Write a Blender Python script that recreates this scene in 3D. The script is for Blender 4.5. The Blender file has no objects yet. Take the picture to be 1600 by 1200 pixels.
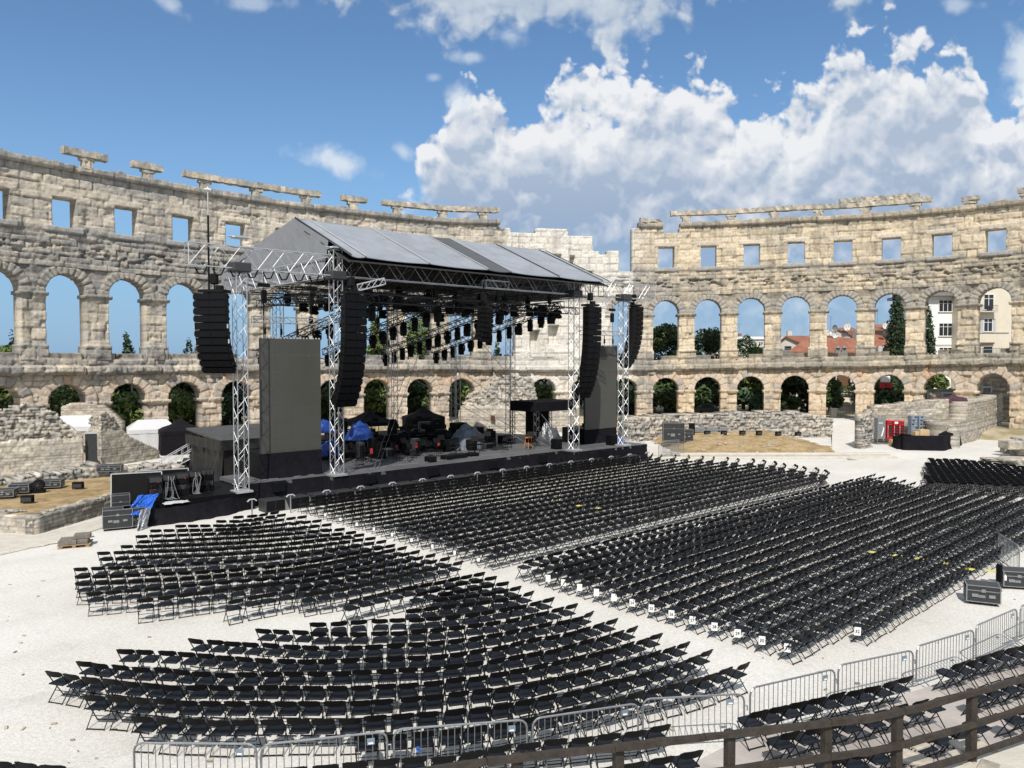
import bpy, bmesh, math, random
import numpy as np
from mathutils import Vector, Matrix
random.seed(7); rng = np.random.default_rng(11)
R = math.radians
scene = bpy.context.scene
COL = scene.collection

# ------------------------------------------------------------------ camera
CAMZ = 8.0; PITCH = math.atan(38/1200)
cam_data = bpy.data.cameras.new('camera'); cam = bpy.data.objects.new('camera', cam_data); COL.objects.link(cam)
cam.location = (0, 0, CAMZ); cam.rotation_euler = (math.pi/2-PITCH, 0, 0)
cam_data.sensor_width = 36; cam_data.lens = 27.0; cam_data.clip_start = 0.1; cam_data.clip_end = 6000
scene.camera = cam
def ray(px, py):
    x = (px-800)/1200; y = (600-py)/1200; c, s = math.cos(PITCH), math.sin(PITCH)
    return Vector((x, c+y*s, -s+y*c))
def G(px, py, z=0.0):            # where the sight line of a spot of the photo meets height z
    d = ray(px, py); t = (z-CAMZ)/d.z
    return Vector((d.x*t, d.y*t, z))
def D(px, py, Y):                # ... and where it meets distance Y
    d = ray(px, py); t = Y/d.y
    return Vector((d.x*t, Y, CAMZ+d.z*t))

# ------------------------------------------------------------------ light
SUN_EL, SUN_AZ = R(49), R(186)   # azimuth measured from +Y, clockwise: behind the camera
world = bpy.data.worlds.new('World'); scene.world = world; world.use_nodes = True
sd = bpy.data.lights.new('sun', 'SUN'); sun = bpy.data.objects.new('sun', sd); COL.objects.link(sun)
sd.energy = 4.6; sd.angle = R(0.53); sd.color = (1.0, 0.95, 0.885)
to_sun = Vector((math.sin(SUN_AZ)*math.cos(SUN_EL), math.cos(SUN_AZ)*math.cos(SUN_EL), math.sin(SUN_EL)))
sun.rotation_euler = (-to_sun).to_track_quat('-Z', 'Y').to_euler()
scene.view_settings.view_transform = 'Standard'; scene.view_settings.look = 'None'
scene.view_settings.exposure = 0.15; scene.view_settings.gamma = 1.0
scene.render.engine = 'CYCLES'

def build_world():
    nt = world.node_tree; nt.nodes.clear(); N = nt.nodes.new; L = nt.links.new
    def V(v, sock):
        if isinstance(v, (int, float)): sock.default_value = v
        else: L(v, sock)
    def M(op, a, b=0.0, c=0.0, clamp=False):
        n = N('ShaderNodeMath'); n.operation = op; n.use_clamp = clamp
        V(a, n.inputs[0]); V(b, n.inputs[1]); V(c, n.inputs[2]); return n.outputs[0]
    def smooth(x, a, b):
        n = N('ShaderNodeMapRange'); n.interpolation_type = 'SMOOTHSTEP'; n.clamp = True
        V(x, n.inputs['Value']); V(a, n.inputs['From Min']); V(b, n.inputs['From Max']); return n.outputs[0]
    def mixc(f, a, b):
        n = N('ShaderNodeMix'); n.data_type = 'RGBA'; V(f, n.inputs[0])
        for v, s in ((a, n.inputs[6]), (b, n.inputs[7])):
            if isinstance(v, tuple): s.default_value = (*v, 1)
            else: L(v, s)
        return n.outputs[2]
    out = N('ShaderNodeOutputWorld'); bg = N('ShaderNodeBackground'); L(bg.outputs[0], out.inputs[0])
    sky = N('ShaderNodeTexSky'); sky.sky_type = 'NISHITA'; sky.sun_disc = False
    sky.sun_elevation = SUN_EL; sky.sun_rotation = SUN_AZ; sky.altitude = 30; sky.air_density = 1.0
    sky.dust_density = 0.7; sky.ozone_density = 2.2
    sc = N('ShaderNodeVectorMath'); sc.operation = 'MULTIPLY'; L(sky.outputs[0], sc.inputs[0]); sc.inputs[1].default_value = (.088, .109, .122)
    tc = N('ShaderNodeTexCoord'); sx = N('ShaderNodeSeparateXYZ'); L(tc.outputs['Generated'], sx.inputs[0])
    yy = M('MAXIMUM', sx.outputs[1], 0.08)
    # cloud plane: the sky direction as tangents, in units of 1000 "spots" of the photo's grid
    X = M('DIVIDE', M('MULTIPLY_ADD', M('DIVIDE', sx.outputs[0], yy), 1200, 800), 1000)
    Z = M('DIVIDE', M('MULTIPLY', M('DIVIDE', sx.outputs[2], yy), 1200), 1000)     # height above the horizon
    co = N('ShaderNodeCombineXYZ'); L(X, co.inputs[0]); L(Z, co.inputs[1])
    hz = smooth(sx.outputs[2], .34, -.02)
    base = mixc(M('MULTIPLY', hz, .80), sc.outputs[0], (.215, .385, .625))
    def noise(scale, detail=6, rough=.55, off=(0, 0, 0), lac=2.0):
        mp = N('ShaderNodeVectorMath'); mp.operation = 'ADD'; L(co.outputs[0], mp.inputs[0]); mp.inputs[1].default_value = off
        n = N('ShaderNodeTexNoise'); n.noise_dimensions = '2D'; n.inputs['Scale'].default_value = scale; n.inputs['Detail'].default_value = detail
        n.inputs['Roughness'].default_value = rough; n.inputs['Lacunarity'].default_value = lac
        L(mp.outputs[0], n.inputs['Vector']); return n.outputs[0]
    def puff(scale, off=(0, 0, 0)):
        mp = N('ShaderNodeVectorMath'); mp.operation = 'ADD'; L(co.outputs[0], mp.inputs[0]); mp.inputs[1].default_value = off
        nz = N('ShaderNodeTexNoise'); nz.noise_dimensions = '2D'; nz.inputs['Scale'].default_value = scale*.9; nz.inputs['Detail'].default_value = 3
        L(mp.outputs[0], nz.inputs['Vector'])
        ad = N('ShaderNodeVectorMath'); ad.operation = 'MULTIPLY_ADD'; L(nz.outputs[1], ad.inputs[0]); ad.inputs[1].default_value = (.9/scale,)*3; L(mp.outputs[0], ad.inputs[2])
        n = N('ShaderNodeTexVoronoi'); n.voronoi_dimensions = '2D'; n.feature = 'SMOOTH_F1'; n.inputs['Scale'].default_value = scale
        n.inputs['Smoothness'].default_value = .35; n.inputs['Detail'].default_value = 2.5; n.inputs['Roughness'].default_value = .5
        L(ad.outputs[0], n.inputs['Vector']); return M('SUBTRACT', 1.0, n.outputs[0])
    def curve(pts):                                    # pts: (x, value) both 0..2 -> packed into 0..1
        n = N('ShaderNodeFloatCurve'); c = n.mapping.curves[0]
        while len(c.points) > 2: c.points.remove(c.points[-1])
        pts = sorted(pts); c.points[0].location = (pts[0][0]/2, pts[0][1]); c.points[1].location = (pts[-1][0]/2, pts[-1][1])
        for p in pts[1:-1]: c.points.new(p[0]/2, p[1])
        for p in c.points: p.handle_type = 'AUTO'
        n.mapping.update(); L(M('DIVIDE', X, 2.0), n.inputs['Value']); return n.outputs[0]
    big = noise(5.0, 8, .60); fine = noise(19, 7, .65, (3, 1, 0)); pf = puff(15); pfl = puff(15, (-.006, .020, 0)); ps = puff(38, (5, 2, 0)); psl = puff(38, (5-.003, 2.009, 0))
    n2 = noise(8.0, 5, .52, (7.3, 2.2, 0)); n2b = noise(8.0, 5, .52, (7.3-.010, 2.2+.032, 0)); n3 = noise(3.2, 5, .55, (1.7, 9.2, 0))
    turb = M('ADD', M('MULTIPLY', M('SUBTRACT', big, .5), .10), M('ADD', M('MULTIPLY', M('SUBTRACT', fine, .5), .050), M('ADD', M('MULTIPLY', M('SUBTRACT', pf, .27), .092), M('MULTIPLY', M('SUBTRACT', ps, .27), .028))))
    # towering bank: a top outline (height above horizon / 1000)
    top = curve([(0, .05), (.45, .08), (.60, .20), (.645, .29), (.69, .37), (.73, .405), (.80, .385), (.86, .430), (.90, .442), (.97, .435), (1.06, .455), (1.12, .42),
                 (1.17, .395), (1.24, .415), (1.29, .470), (1.34, .505), (1.39, .520), (1.43, .495), (1.50, .465), (1.53, .42), (1.56, .39), (1.62, .48), (1.75, .54), (2.0, .52)])
    h = M('ADD', M('SUBTRACT', top, Z), turb)
    bank = smooth(h, -.006, .024)
    left_edge = smooth(M('ADD', X, M('MULTIPLY', turb, 1.3)), .60, .70)
    bank = M('MULTIPLY', bank, left_edge)
    depth = smooth(h, .0, .19)
    lit = M('MULTIPLY', M('ADD', M('MULTIPLY', M('SUBTRACT', pf, pfl), 1.7), M('ADD', M('MULTIPLY', M('SUBTRACT', n2, n2b), 2.0), M('MULTIPLY', M('SUBTRACT', ps, psl), .4))), M('SUBTRACT', 1.0, M('MULTIPLY', depth, .55)))
    bright = M('ADD', M('SUBTRACT', .84, M('MULTIPLY', depth, .76)), M('ADD', lit, M('MULTIPLY', M('SUBTRACT', n3, .5), 1.45)), clamp=True)
    lowblue = smooth(Z, .34, .17)
    cl = mixc(bright, mixc(lowblue, (.385, .465, .590), (.285, .385, .540)), (.77, .785, .81))
    dens = M('MULTIPLY', bank, M('SUBTRACT', 1.0, M('MULTIPLY', smooth(Z, .24, .03), .60)))
    col = mixc(dens, base, cl)
    # the flat cloud at the top: a lower outline
    low = curve([(0, .99), (.44, .99), (.50, .575), (.57, .545), (.64, .520), (.70, .500), (.78, .498), (.86, .510), (.94, .495), (1.0, .51), (1.06, .535), (1.14, .56), (1.22, .60), (1.27, .57), (1.32, .525), (1.37, .56), (1.45, .60), (1.55, .62), (2.0, .62)])
    h2 = M('ADD', M('SUBTRACT', Z, low), M('MULTIPLY', turb, .8))
    d2 = M('MULTIPLY', smooth(h2, -.015, .045), .93)
    b2 = M('ADD', .50, M('ADD', M('MULTIPLY', M('SUBTRACT', n3, .5), 1.6), M('MULTIPLY', lit, .45)), clamp=True)
    col = mixc(d2, col, mixc(b2, (.36, .45, .57), (.60, .65, .71)))
    # wisps
    def wisp(cx, cz, rx, rz, k, tilt=0.0):
        dx = M('DIVIDE', M('SUBTRACT', X, cx), rx); dz = M('SUBTRACT', Z, cz)
        if tilt: dz = M('ADD', dz, M('MULTIPLY', M('SUBTRACT', X, cx), tilt))
        dz = M('DIVIDE', dz, rz)
        r = M('SQRT', M('ADD', M('MULTIPLY', dx, dx), M('MULTIPLY', dz, dz)))
        e = M('SUBTRACT', M('SUBTRACT', 1.0, r), M('MULTIPLY', turb, -6.5))
        return M('MULTIPLY', smooth(e, 0.1, .9), k)
    for w in ((.275, .545, .050, .022, .55, .55), (.405, .548, .070, .022, .45), (.530, .305, .085, .030, .85, .22), (.632, .322, .024, .020, .6, .3),
              (.735, .467, .040, .016, .55), (.68, .435, .02, .012, .4), (.80, .50, .05, .03, .6), (.715, .405, .035, .035, .8), (1.49, .545, .05, .02, .5), (1.59, .45, .06, .10, .9), (.37, .24, .09, .05, .16)):
        col = mixc(wisp(*w), col, (.68, .74, .80))
    L(col, bg.inputs[0]); bg.inputs[1].default_value = 1.0
build_world()
world.cycles.sampling_method = 'MANUAL'; world.cycles.sample_map_resolution = 256

# ------------------------------------------------------------------ materials
def mat(name, base, rough=.8, spec=.3, metal=0.0, var=.0, vscale=3.0, bump=0.0, bscale=40.0, attr=None, rndobj=0.0, var2=None, v2scale=.6):
    m = bpy.data.materials.new(name); m.use_nodes = True; nt = m.node_tree; b = nt.nodes['Principled BSDF']
    N = nt.nodes.new; L = nt.links.new
    b.inputs['Roughness'].default_value = rough; b.inputs['Specular IOR Level'].default_value = spec; b.inputs['Metallic'].default_value = metal
    tc = N('ShaderNodeTexCoord'); src = None
    if attr:
        a = N('ShaderNodeAttribute'); a.attribute_name = attr; src = a.outputs['Color']
    else:
        c = N('ShaderNodeRGB'); c.outputs[0].default_value = (*base, 1); src = c.outputs[0]
    if var2:
        n = N('ShaderNodeTexNoise'); n.inputs['Scale'].default_value = v2scale; n.inputs['Detail'].default_value = 6; L(tc.outputs['Object'], n.inputs['Vector'])
        r = N('ShaderNodeMapRange'); r.inputs['From Min'].default_value = .42; r.inputs['From Max'].default_value = .62; L(n.outputs[0], r.inputs['Value'])
        mx = N('ShaderNodeMix'); mx.data_type = 'RGBA'; L(r.outputs[0], mx.inputs[0]); L(src, mx.inputs[6]); mx.inputs[7].default_value = (*var2, 1); src = mx.outputs[2]
    if var or rndobj:
        n = N('ShaderNodeTexNoise'); n.inputs['Scale'].default_value = vscale; n.inputs['Detail'].default_value = 8; n.inputs['Roughness'].default_value = .65
        L(tc.outputs['Object'], n.inputs['Vector'])
        r = N('ShaderNodeMapRange'); r.inputs['From Min'].default_value = .3; r.inputs['From Max'].default_value = .7
        r.inputs['To Min'].default_value = 1-var; r.inputs['To Max'].default_value = 1+var; L(n.outputs[0], r.inputs['Value'])
        f = r.outputs[0]
        if rndobj:
            oi = N('ShaderNodeObjectInfo'); r2 = N('ShaderNodeMapRange'); r2.inputs['To Min'].default_value = 1-rndobj; r2.inputs['To Max'].default_value = 1+rndobj
            L(oi.outputs['Random'], r2.inputs['Value']); mm = N('ShaderNodeMath'); mm.operation = 'MULTIPLY'; L(f, mm.inputs[0]); L(r2.outputs[0], mm.inputs[1]); f = mm.outputs[0]
        vm = N('ShaderNodeVectorMath'); vm.operation = 'SCALE'; L(src, vm.inputs[0]); L(f, vm.inputs['Scale']); src = vm.outputs[0]
    L(src, b.inputs['Base Color'])
    if bump:
        n = N('ShaderNodeTexNoise'); n.inputs['Scale'].default_value = bscale; n.inputs['Detail'].default_value = 6; n.inputs['Roughness'].default_value = .6; L(tc.outputs['Object'], n.inputs['Vector'])
        bp = N('ShaderNodeBump'); bp.inputs['Strength'].default_value = bump; bp.inputs['Distance'].default_value = .05; L(n.outputs[0], bp.inputs['Height']); L(bp.outputs[0], b.inputs['Normal'])
    return m
MT = dict(
 stone=mat('weathered_limestone', None, .9, .15, attr='col', var=.24, vscale=4.5, bump=.9, bscale=7.0),
 gravel=mat('white_gravel', (.59, .572, .532), .95, .1, var=.13, vscale=11, bump=.5, bscale=30, var2=(.535, .512, .468), v2scale=.13),
 soil=mat('dry_soil', (.40, .34, .25), .95, .1, var=.25, vscale=1.2, bump=.6, bscale=9, var2=(.24, .21, .12), v2scale=.5),
 grass=mat('dry_grass', (.36, .265, .15), .95, .1, var=.3, vscale=3, bump=.8, bscale=22, var2=(.25, .18, .09), v2scale=.9),
 paving=mat('worn_paving', (.47, .44, .38), .9, .15, var=.14, vscale=2, bump=.3, bscale=14),
 concrete=mat('pink_concrete', (.40, .36, .325), .9, .15, var=.15, vscale=1.4, bump=.2, bscale=20, var2=(.33, .30, .28), v2scale=.5),
 plastic=mat('black_plastic', (.0035, .0035, .004), .5, .14, var=.15, vscale=20),
 seatp=mat('dark_seat_plastic', (.0070, .0085, .0115), .46, .21, var=.15, vscale=20),
 tubeb=mat('black_tube', (.005, .005, .005), .45, .2),
 black=mat('black_paint', (.0045, .0045, .005), .6, .13, var=.3, vscale=3),
 grille=mat('black_grille', (.005, .0055, .007), .65, .12, var=.3, vscale=60),
 cloth=mat('black_cloth', (.009, .0083, .011), .85, .1, var=.3, vscale=4, bump=.3, bscale=6),
 tarpb=mat('black_tarpaulin', (.011, .0105, .010), .33, .5, var=.4, vscale=1.4, bump=.5, bscale=3.2),
 tarpr=mat('grey_tarpaulin', (.055, .055, .055), .5, .4, var=.25, vscale=2, bump=.2, bscale=4),
 canvas=mat('grey_canvas', (.245, .26, .285), .55, .35, var=.14, vscale=.9, bump=.35, bscale=2.2, var2=(.222, .234, .256), v2scale=.35),
 gable=mat('gable_canvas', (.20, .207, .22), .65, .25, var=.10, vscale=1.5, bump=.15, bscale=4),
 canvasd=mat('dark_canvas', (.075, .078, .083), .6, .3, var=.1, vscale=1.2),
 seam=mat('white_seam', (.40, .40, .41), .6, .3),
 steel=mat('galvanised_steel', (.34, .35, .36), .38, .5, metal=.75, var=.15, vscale=8),
 alu=mat('aluminium', (.47, .48, .49), .45, .5, metal=.55, var=.12, vscale=6),
 alud=mat('dull_shaded_aluminium', (.045, .045, .047), .55, .35, metal=.2),  # near-black metal; on the cross trusses it holds the roof shade as colour
 screen=mat('screen_face', (.064, .064, .056), .45, .35, var=.05, vscale=.7),
 deck=mat('stage_deck', (.10, .10, .105), .6, .3, var=.25, vscale=1.6, var2=(.08, .08, .085), v2scale=.4),
 wood=mat('dark_timber', (.040, .032, .026), .75, .25, var=.35, vscale=7, bump=.4, bscale=18),
 palletw=mat('pallet_wood', (.30, .21, .13), .85, .1, var=.3, vscale=8),
 timberg=mat('grey_timber', (.16, .145, .125), .85, .1, var=.3, vscale=8),
 leaf=mat('dark_foliage', (.054, .084, .030), .6, .25, var=.5, vscale=.9, rndobj=.22),
 leafl=mat('bright_foliage', (.12, .165, .050), .6, .25, var=.5, vscale=.9, rndobj=.2),
 leafc=mat('cypress_foliage', (.030, .050, .024), .7, .2, var=.5, vscale=1.2),
 leafb=mat('blue_green_foliage', (.058, .096, .052), .65, .2, var=.5, vscale=1.0, rndobj=.2),
 bark=mat('bark', (.09, .07, .05), .9, .1, var=.3, vscale=4),
 white=mat('white_paint', (.74, .74, .72), .7, .2, var=.06, vscale=1),
 whitepvc=mat('white_pvc', (.55, .55, .56), .5, .35, var=.05, vscale=1.5, bump=.15, bscale=3),
 cream=mat('cream_render', (.58, .53, .43), .85, .15, var=.07, vscale=.6),
 offwhite=mat('grey_render', (.48, .46, .42), .85, .15, var=.1, vscale=.6),
 roof=mat('red_roof_tiles', (.235, .095, .062), .85, .15, var=.22, vscale=2.0, bump=.6, bscale=7, var2=(.26, .125, .08), v2scale=.5),
 glass=mat('dark_window_glass', (.02, .024, .03), .12, .6),
 shutter=mat('brown_shutter', (.14, .075, .045), .75, .2, var=.2, vscale=6),
 grey=mat('grey_paint', (.18, .185, .19), .6, .3, var=.15, vscale=3),
 greyl=mat('light_grey_paint', (.40, .41, .42), .6, .3),
 iron=mat('dark_iron', (.025, .025, .027), .55, .4),
 blue=mat('blue_tarpaulin', (.018, .105, .46), .38, .5, var=.25, vscale=3, bump=.5, bscale=4),
 blued=mat('blue_cover', (.012, .05, .24), .5, .4, var=.3, vscale=3, bump=.5, bscale=4),
 silver=mat('silver_sheet', (.34, .355, .38), .32, .5, metal=.35, var=.3, vscale=3, bump=.8, bscale=4),
 red=mat('red_cooler_paint', (.46, .018, .022), .4, .4, var=.12, vscale=3),
 redd=mat('red_label', (.24, .02, .022), .6, .3),
 sheetg=mat('pale_cover_sheet', (.13, .15, .18), .5, .3, var=.3, vscale=3, bump=.8, bscale=4),
 foil=mat('foil_sheet', (.11, .115, .12), .3, .5, metal=.5, var=.5, vscale=4, bump=1.0, bscale=5),
 shade_sheet=mat('black_shade_sheet', (.008, .008, .009), .8, .1),  # stands in for the shade below the roof canvas
 orange=mat('orange_plastic', (.52, .17, .03), .5, .4),
 yellow=mat('yellow_card', (.55, .49, .12), .7, .2),
 paper=mat('white_paper', (.76, .76, .74), .8, .1),
 ink=mat('black_ink', (.02, .02, .02), .8, .1),
 cardboard=mat('cardboard', (.46, .33, .19), .85, .1, var=.1, vscale=5),
 fish=mat('case_laminate', (.030, .031, .033), .45, .4, var=.2, vscale=5),
 bluegrey=mat('blue_grey_paint', (.17, .22, .27), .5, .35),
 dish=mat('dish_white', (.62, .62, .62), .5, .3),
 planter=mat('planter_green', (.07, .12, .03), .8, .1, var=.5, vscale=3),
 plaque=mat('rust_plaque', (.10, .035, .025), .7, .2),
 purple=mat('dark_purple_net', (.07, .035, .05), .85, .1, var=.8, vscale=12),
)

def gravel_detail(m):
    """pebble speckle, worn wheel lines and scuffed patches on the gravel"""
    nt = m.node_tree; N = nt.nodes.new; L = nt.links.new; b = nt.nodes['Principled BSDF']; src = b.inputs['Base Color'].links[0].from_socket
    tc = N('ShaderNodeTexCoord'); v = N('ShaderNodeTexVoronoi'); v.inputs['Scale'].default_value = 22; L(tc.outputs['Object'], v.inputs['Vector'])
    r = N('ShaderNodeMapRange'); r.inputs['From Max'].default_value = 1; r.inputs['To Min'].default_value = .92; r.inputs['To Max'].default_value = 1.06; sp = N('ShaderNodeSeparateColor'); L(v.outputs['Color'], sp.inputs[0]); L(sp.outputs[0], r.inputs['Value'])
    w = N('ShaderNodeTexWave'); w.inputs['Scale'].default_value = .085; w.inputs['Distortion'].default_value = 9; w.inputs['Detail'].default_value = 3; w.inputs['Detail Scale'].default_value = .35; mp = N('ShaderNodeMapping'); mp.inputs['Rotation'].default_value = (0, 0, .9); L(tc.outputs['Object'], mp.inputs[0]); L(mp.outputs[0], w.inputs['Vector'])
    r2 = N('ShaderNodeMapRange'); r2.inputs['From Min'].default_value = .80; r2.inputs['From Max'].default_value = 1; r2.inputs['To Min'].default_value = 1.0; r2.inputs['To Max'].default_value = .955; L(w.outputs['Fac'], r2.inputs['Value'])
    n = N('ShaderNodeTexNoise'); n.inputs['Scale'].default_value = 1.1; n.inputs['Detail'].default_value = 7; L(tc.outputs['Object'], n.inputs['Vector'])
    r3 = N('ShaderNodeMapRange'); r3.inputs['From Min'].default_value = .56; r3.inputs['From Max'].default_value = .74; r3.inputs['To Min'].default_value = 1.0; r3.inputs['To Max'].default_value = .90; L(n.outputs[0], r3.inputs['Value'])
    a = N('ShaderNodeMath'); a.operation = 'MULTIPLY'; L(r.outputs[0], a.inputs[0]); L(r2.outputs[0], a.inputs[1]); c = N('ShaderNodeMath'); c.operation = 'MULTIPLY'; L(a.outputs[0], c.inputs[0]); L(r3.outputs[0], c.inputs[1])
    vm = N('ShaderNodeVectorMath'); vm.operation = 'SCALE'; L(src, vm.inputs[0]); L(c.outputs[0], vm.inputs['Scale']); L(vm.outputs[0], b.inputs['Base Color'])
gravel_detail(MT['gravel'])

# ------------------------------------------------------------------ mesh helpers
class MB:
    """collects shapes in local coordinates and links them as ONE mesh object"""
    def __init__(s): s.v = []; s.f = []; s.m = []; s.mats = []
    def mi(s, m):
        if m is None: return 0
        if m not in s.mats: s.mats.append(m)
        return s.mats.index(m)
    def add(s, vs, fs, m=None):
        o = len(s.v); s.v += [tuple(v) for v in vs]; k = s.mi(m)
        for f in fs: s.f.append(tuple(i+o for i in f)); s.m.append(k)
        return s
    def box(s, c, d, rz=0.0, m=None, bev=0.0, rx=0.0):
        hx, hy, hz = d[0]/2, d[1]/2, d[2]/2
        Mx = Matrix.Rotation(rz, 3, 'Z') @ Matrix.Rotation(rx, 3, 'X')
        if bev:
            b = bev; P = []
            for z, q in ((-hz, b), (-hz+b, 0), (hz-b, 0), (hz, b)):
                x, y = hx-q, hy-q; e = b if q == 0 else 0
                P += [(-x+e, -y, z), (x-e, -y, z), (x, -y+e, z), (x, y-e, z), (x-e, y, z), (-x+e, y, z), (-x, y-e, z), (-x, -y+e, z)]
            F = [tuple(range(7, -1, -1)), tuple(range(24, 32))]
            for k in range(3):
                for i in range(8): F.append((k*8+i, k*8+(i+1) % 8, k*8+8+(i+1) % 8, k*8+8+i))
            return s.add([Vector(c)+Mx @ Vector(p) for p in P], F, m)
        P = [(-hx, -hy, -hz), (hx, -hy, -hz), (hx, hy, -hz), (-hx, hy, -hz), (-hx, -hy, hz), (hx, -hy, hz), (hx, hy, hz), (-hx, hy, hz)]
        return s.add([Vector(c)+Mx @ Vector(p) for p in P], [(0, 3, 2, 1), (4, 5, 6, 7), (0, 1, 5, 4), (1, 2, 6, 5), (2, 3, 7, 6), (3, 0, 4, 7)], m)
    def bar(s, a, b, r, n=5, m=None, r2=None, cap=True):
        a = Vector(a); b = Vector(b); d = (b-a)
        if d.length < 1e-6: return s
        d.normalize(); u = d.orthogonal().normalized(); w = d.cross(u); r2 = r if r2 is None else r2
        P = [a+(u*math.cos(2*math.pi*i/n)+w*math.sin(2*math.pi*i/n))*r for i in range(n)]+[b+(u*math.cos(2*math.pi*i/n)+w*math.sin(2*math.pi*i/n))*r2 for i in range(n)]
        F = [(i, (i+1) % n, n+(i+1) % n, n+i) for i in range(n)]
        if cap: F += [tuple(range(n-1, -1, -1)), tuple(range(n, 2*n))]
        return s.add(P, F, m)
    def path(s, pts, r, n=5, m=None):
        for a, b in zip(pts[:-1], pts[1:]): s.bar(a, b, r, n, m)
        return s
    def prism(s, poly, z0, z1, m=None):            # poly in xy
        n = len(poly); P = [(x, y, z0) for x, y in poly]+[(x, y, z1) for x, y in poly]
        return s.add(P, [tuple(range(n-1, -1, -1)), tuple(range(n, 2*n))]+[(i, (i+1) % n, n+(i+1) % n, n+i) for i in range(n)], m)
    def slab(s, poly, off, m=None):                # any planar polygon, thickened by vector off
        n = len(poly); off = Vector(off); P = [Vector(p) for p in poly]; P += [p+off for p in P]
        return s.add(P, [tuple(range(n-1, -1, -1)), tuple(range(n, 2*n))]+[(i, (i+1) % n, n+(i+1) % n, n+i) for i in range(n)], m)
    def lathe(s, prof, c=(0, 0, 0), n=12, m=None):
        P = []; F = []
        for r, z in prof:
            for i in range(n): P.append((c[0]+r*math.cos(2*math.pi*i/n), c[1]+r*math.sin(2*math.pi*i/n), c[2]+z))
        k = len(prof)
        for j in range(k-1):
            for i in range(n): F.append((j*n+i, j*n+(i+1) % n, (j+1)*n+(i+1) % n, (j+1)*n+i))
        F += [tuple(range(n-1, -1, -1)), tuple(range((k-1)*n, k*n))]
        return s.add(P, F, m)
    def build(s, name, m=None, parent=None, smooth=False, loc=None, rz=None):
        me = bpy.data.meshes.new(name); me.from_pydata(s.v, [], s.f)
        ms = s.mats if s.mats else [m]
        for q in ms: me.materials.append(MT[q])
        if len(ms) > 1: me.polygons.foreach_set('material_index', s.m)
        if smooth: me.polygons.foreach_set('use_smooth', [True]*len(me.polygons))
        me.update(); o = bpy.data.objects.new(name, me); COL.objects.link(o)
        if parent is not None: o.parent = parent
        if loc is not None: o.location = loc
        if rz is not None: o.rotation_euler = (0, 0, rz)
        return o
def thing(name, label, cat, loc=(0, 0, 0), rz=0.0, group=None):
    o = bpy.data.objects.new(name, None); COL.objects.link(o); o.empty_display_size = .3
    o.location = loc; o.rotation_euler = (0, 0, rz); o['label'] = label; o['category'] = cat
    if group: o['group'] = group
    return o
def tag(o, label, cat, group=None):
    o['label'] = label; o['category'] = cat
    if group: o['group'] = group
    return o
def struct(o): o['kind'] = 'structure'; return o
def dup(root, loc, rz=None, label=None, group=None, scale=None):
    r = root.copy(); COL.objects.link(r); r.location = loc
    if rz is not None: r.rotation_euler = (0, 0, rz)
    if scale is not None: r.scale = scale
    if label: r['label'] = label
    if group: r['group'] = group
    for ch in list(root.children):
        c = ch.copy(); COL.objects.link(c); c.parent = r
        for g in ch.children:
            d = g.copy(); COL.objects.link(d); d.parent = c
    return r
def np_mesh(name, verts, faces_list, m, parent=None, col=None, smooth=False):
    """verts (n,3); faces_list: arrays of quads (k,4) / tris (k,3)"""
    me = bpy.data.meshes.new(name); me.vertices.add(len(verts)); me.vertices.foreach_set('co', np.asarray(verts, np.float32).ravel())
    loops = np.concatenate([f.ravel() for f in faces_list]).astype(np.int32)
    sizes = np.concatenate([np.full(len(f), f.shape[1], np.int32) for f in faces_list])
    starts = np.concatenate([[0], np.cumsum(sizes)[:-1]]).astype(np.int32)
    me.loops.add(len(loops)); me.loops.foreach_set('vertex_index', loops)
    me.polygons.add(len(sizes)); me.polygons.foreach_set('loop_start', starts); me.polygons.foreach_set('loop_total', sizes)
    if smooth: me.polygons.foreach_set('use_smooth', np.ones(len(sizes), bool))
    if col is not None:
        a = me.color_attributes.new('col', 'FLOAT_COLOR', 'POINT'); c4 = np.ones((len(verts), 4), np.float32); c4[:, :3] = col; a.data.foreach_set('color', c4.ravel())
    me.materials.append(MT[m]); me.update(calc_edges=True); me.validate()
    o = bpy.data.objects.new(name, me); COL.objects.link(o)
    if parent is not None: o.parent = parent
    return o
# value noise
_T = rng.random((256, 256))
def vnoise(x, y, s=1.0, seed=0):
    x = np.asarray(x)*s+seed*17.3; y = np.asarray(y)*s+seed*9.1
    xi = np.floor(x).astype(int); yi = np.floor(y).astype(int); fx = x-xi; fy = y-yi; fx = fx*fx*(3-2*fx); fy = fy*fy*(3-2*fy)
    g = lambda a, b: _T[a % 256, b % 256]
    return (g(xi, yi)*(1-fx)+g(xi+1, yi)*fx)*(1-fy)+(g(xi, yi+1)*(1-fx)+g(xi+1, yi+1)*fx)*fy
def fbm(x, y, s=1.0, seed=0, o=4):
    t = 0; a = .5; n = 0
    for k in range(o): t = t+a*vnoise(x, y, s*2**k, seed+k); n += a; a *= .5
    return t/n
def lerp(a, b, t): return a+(b-a)*t
def mix3(a, b, w): return np.asarray(a)[None]*(1-w[:, None])+np.asarray(b)[None]*w[:, None] if np.ndim(a) == 1 else a*(1-w[:, None])+np.asarray(b)[None]*w[:, None]
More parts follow.
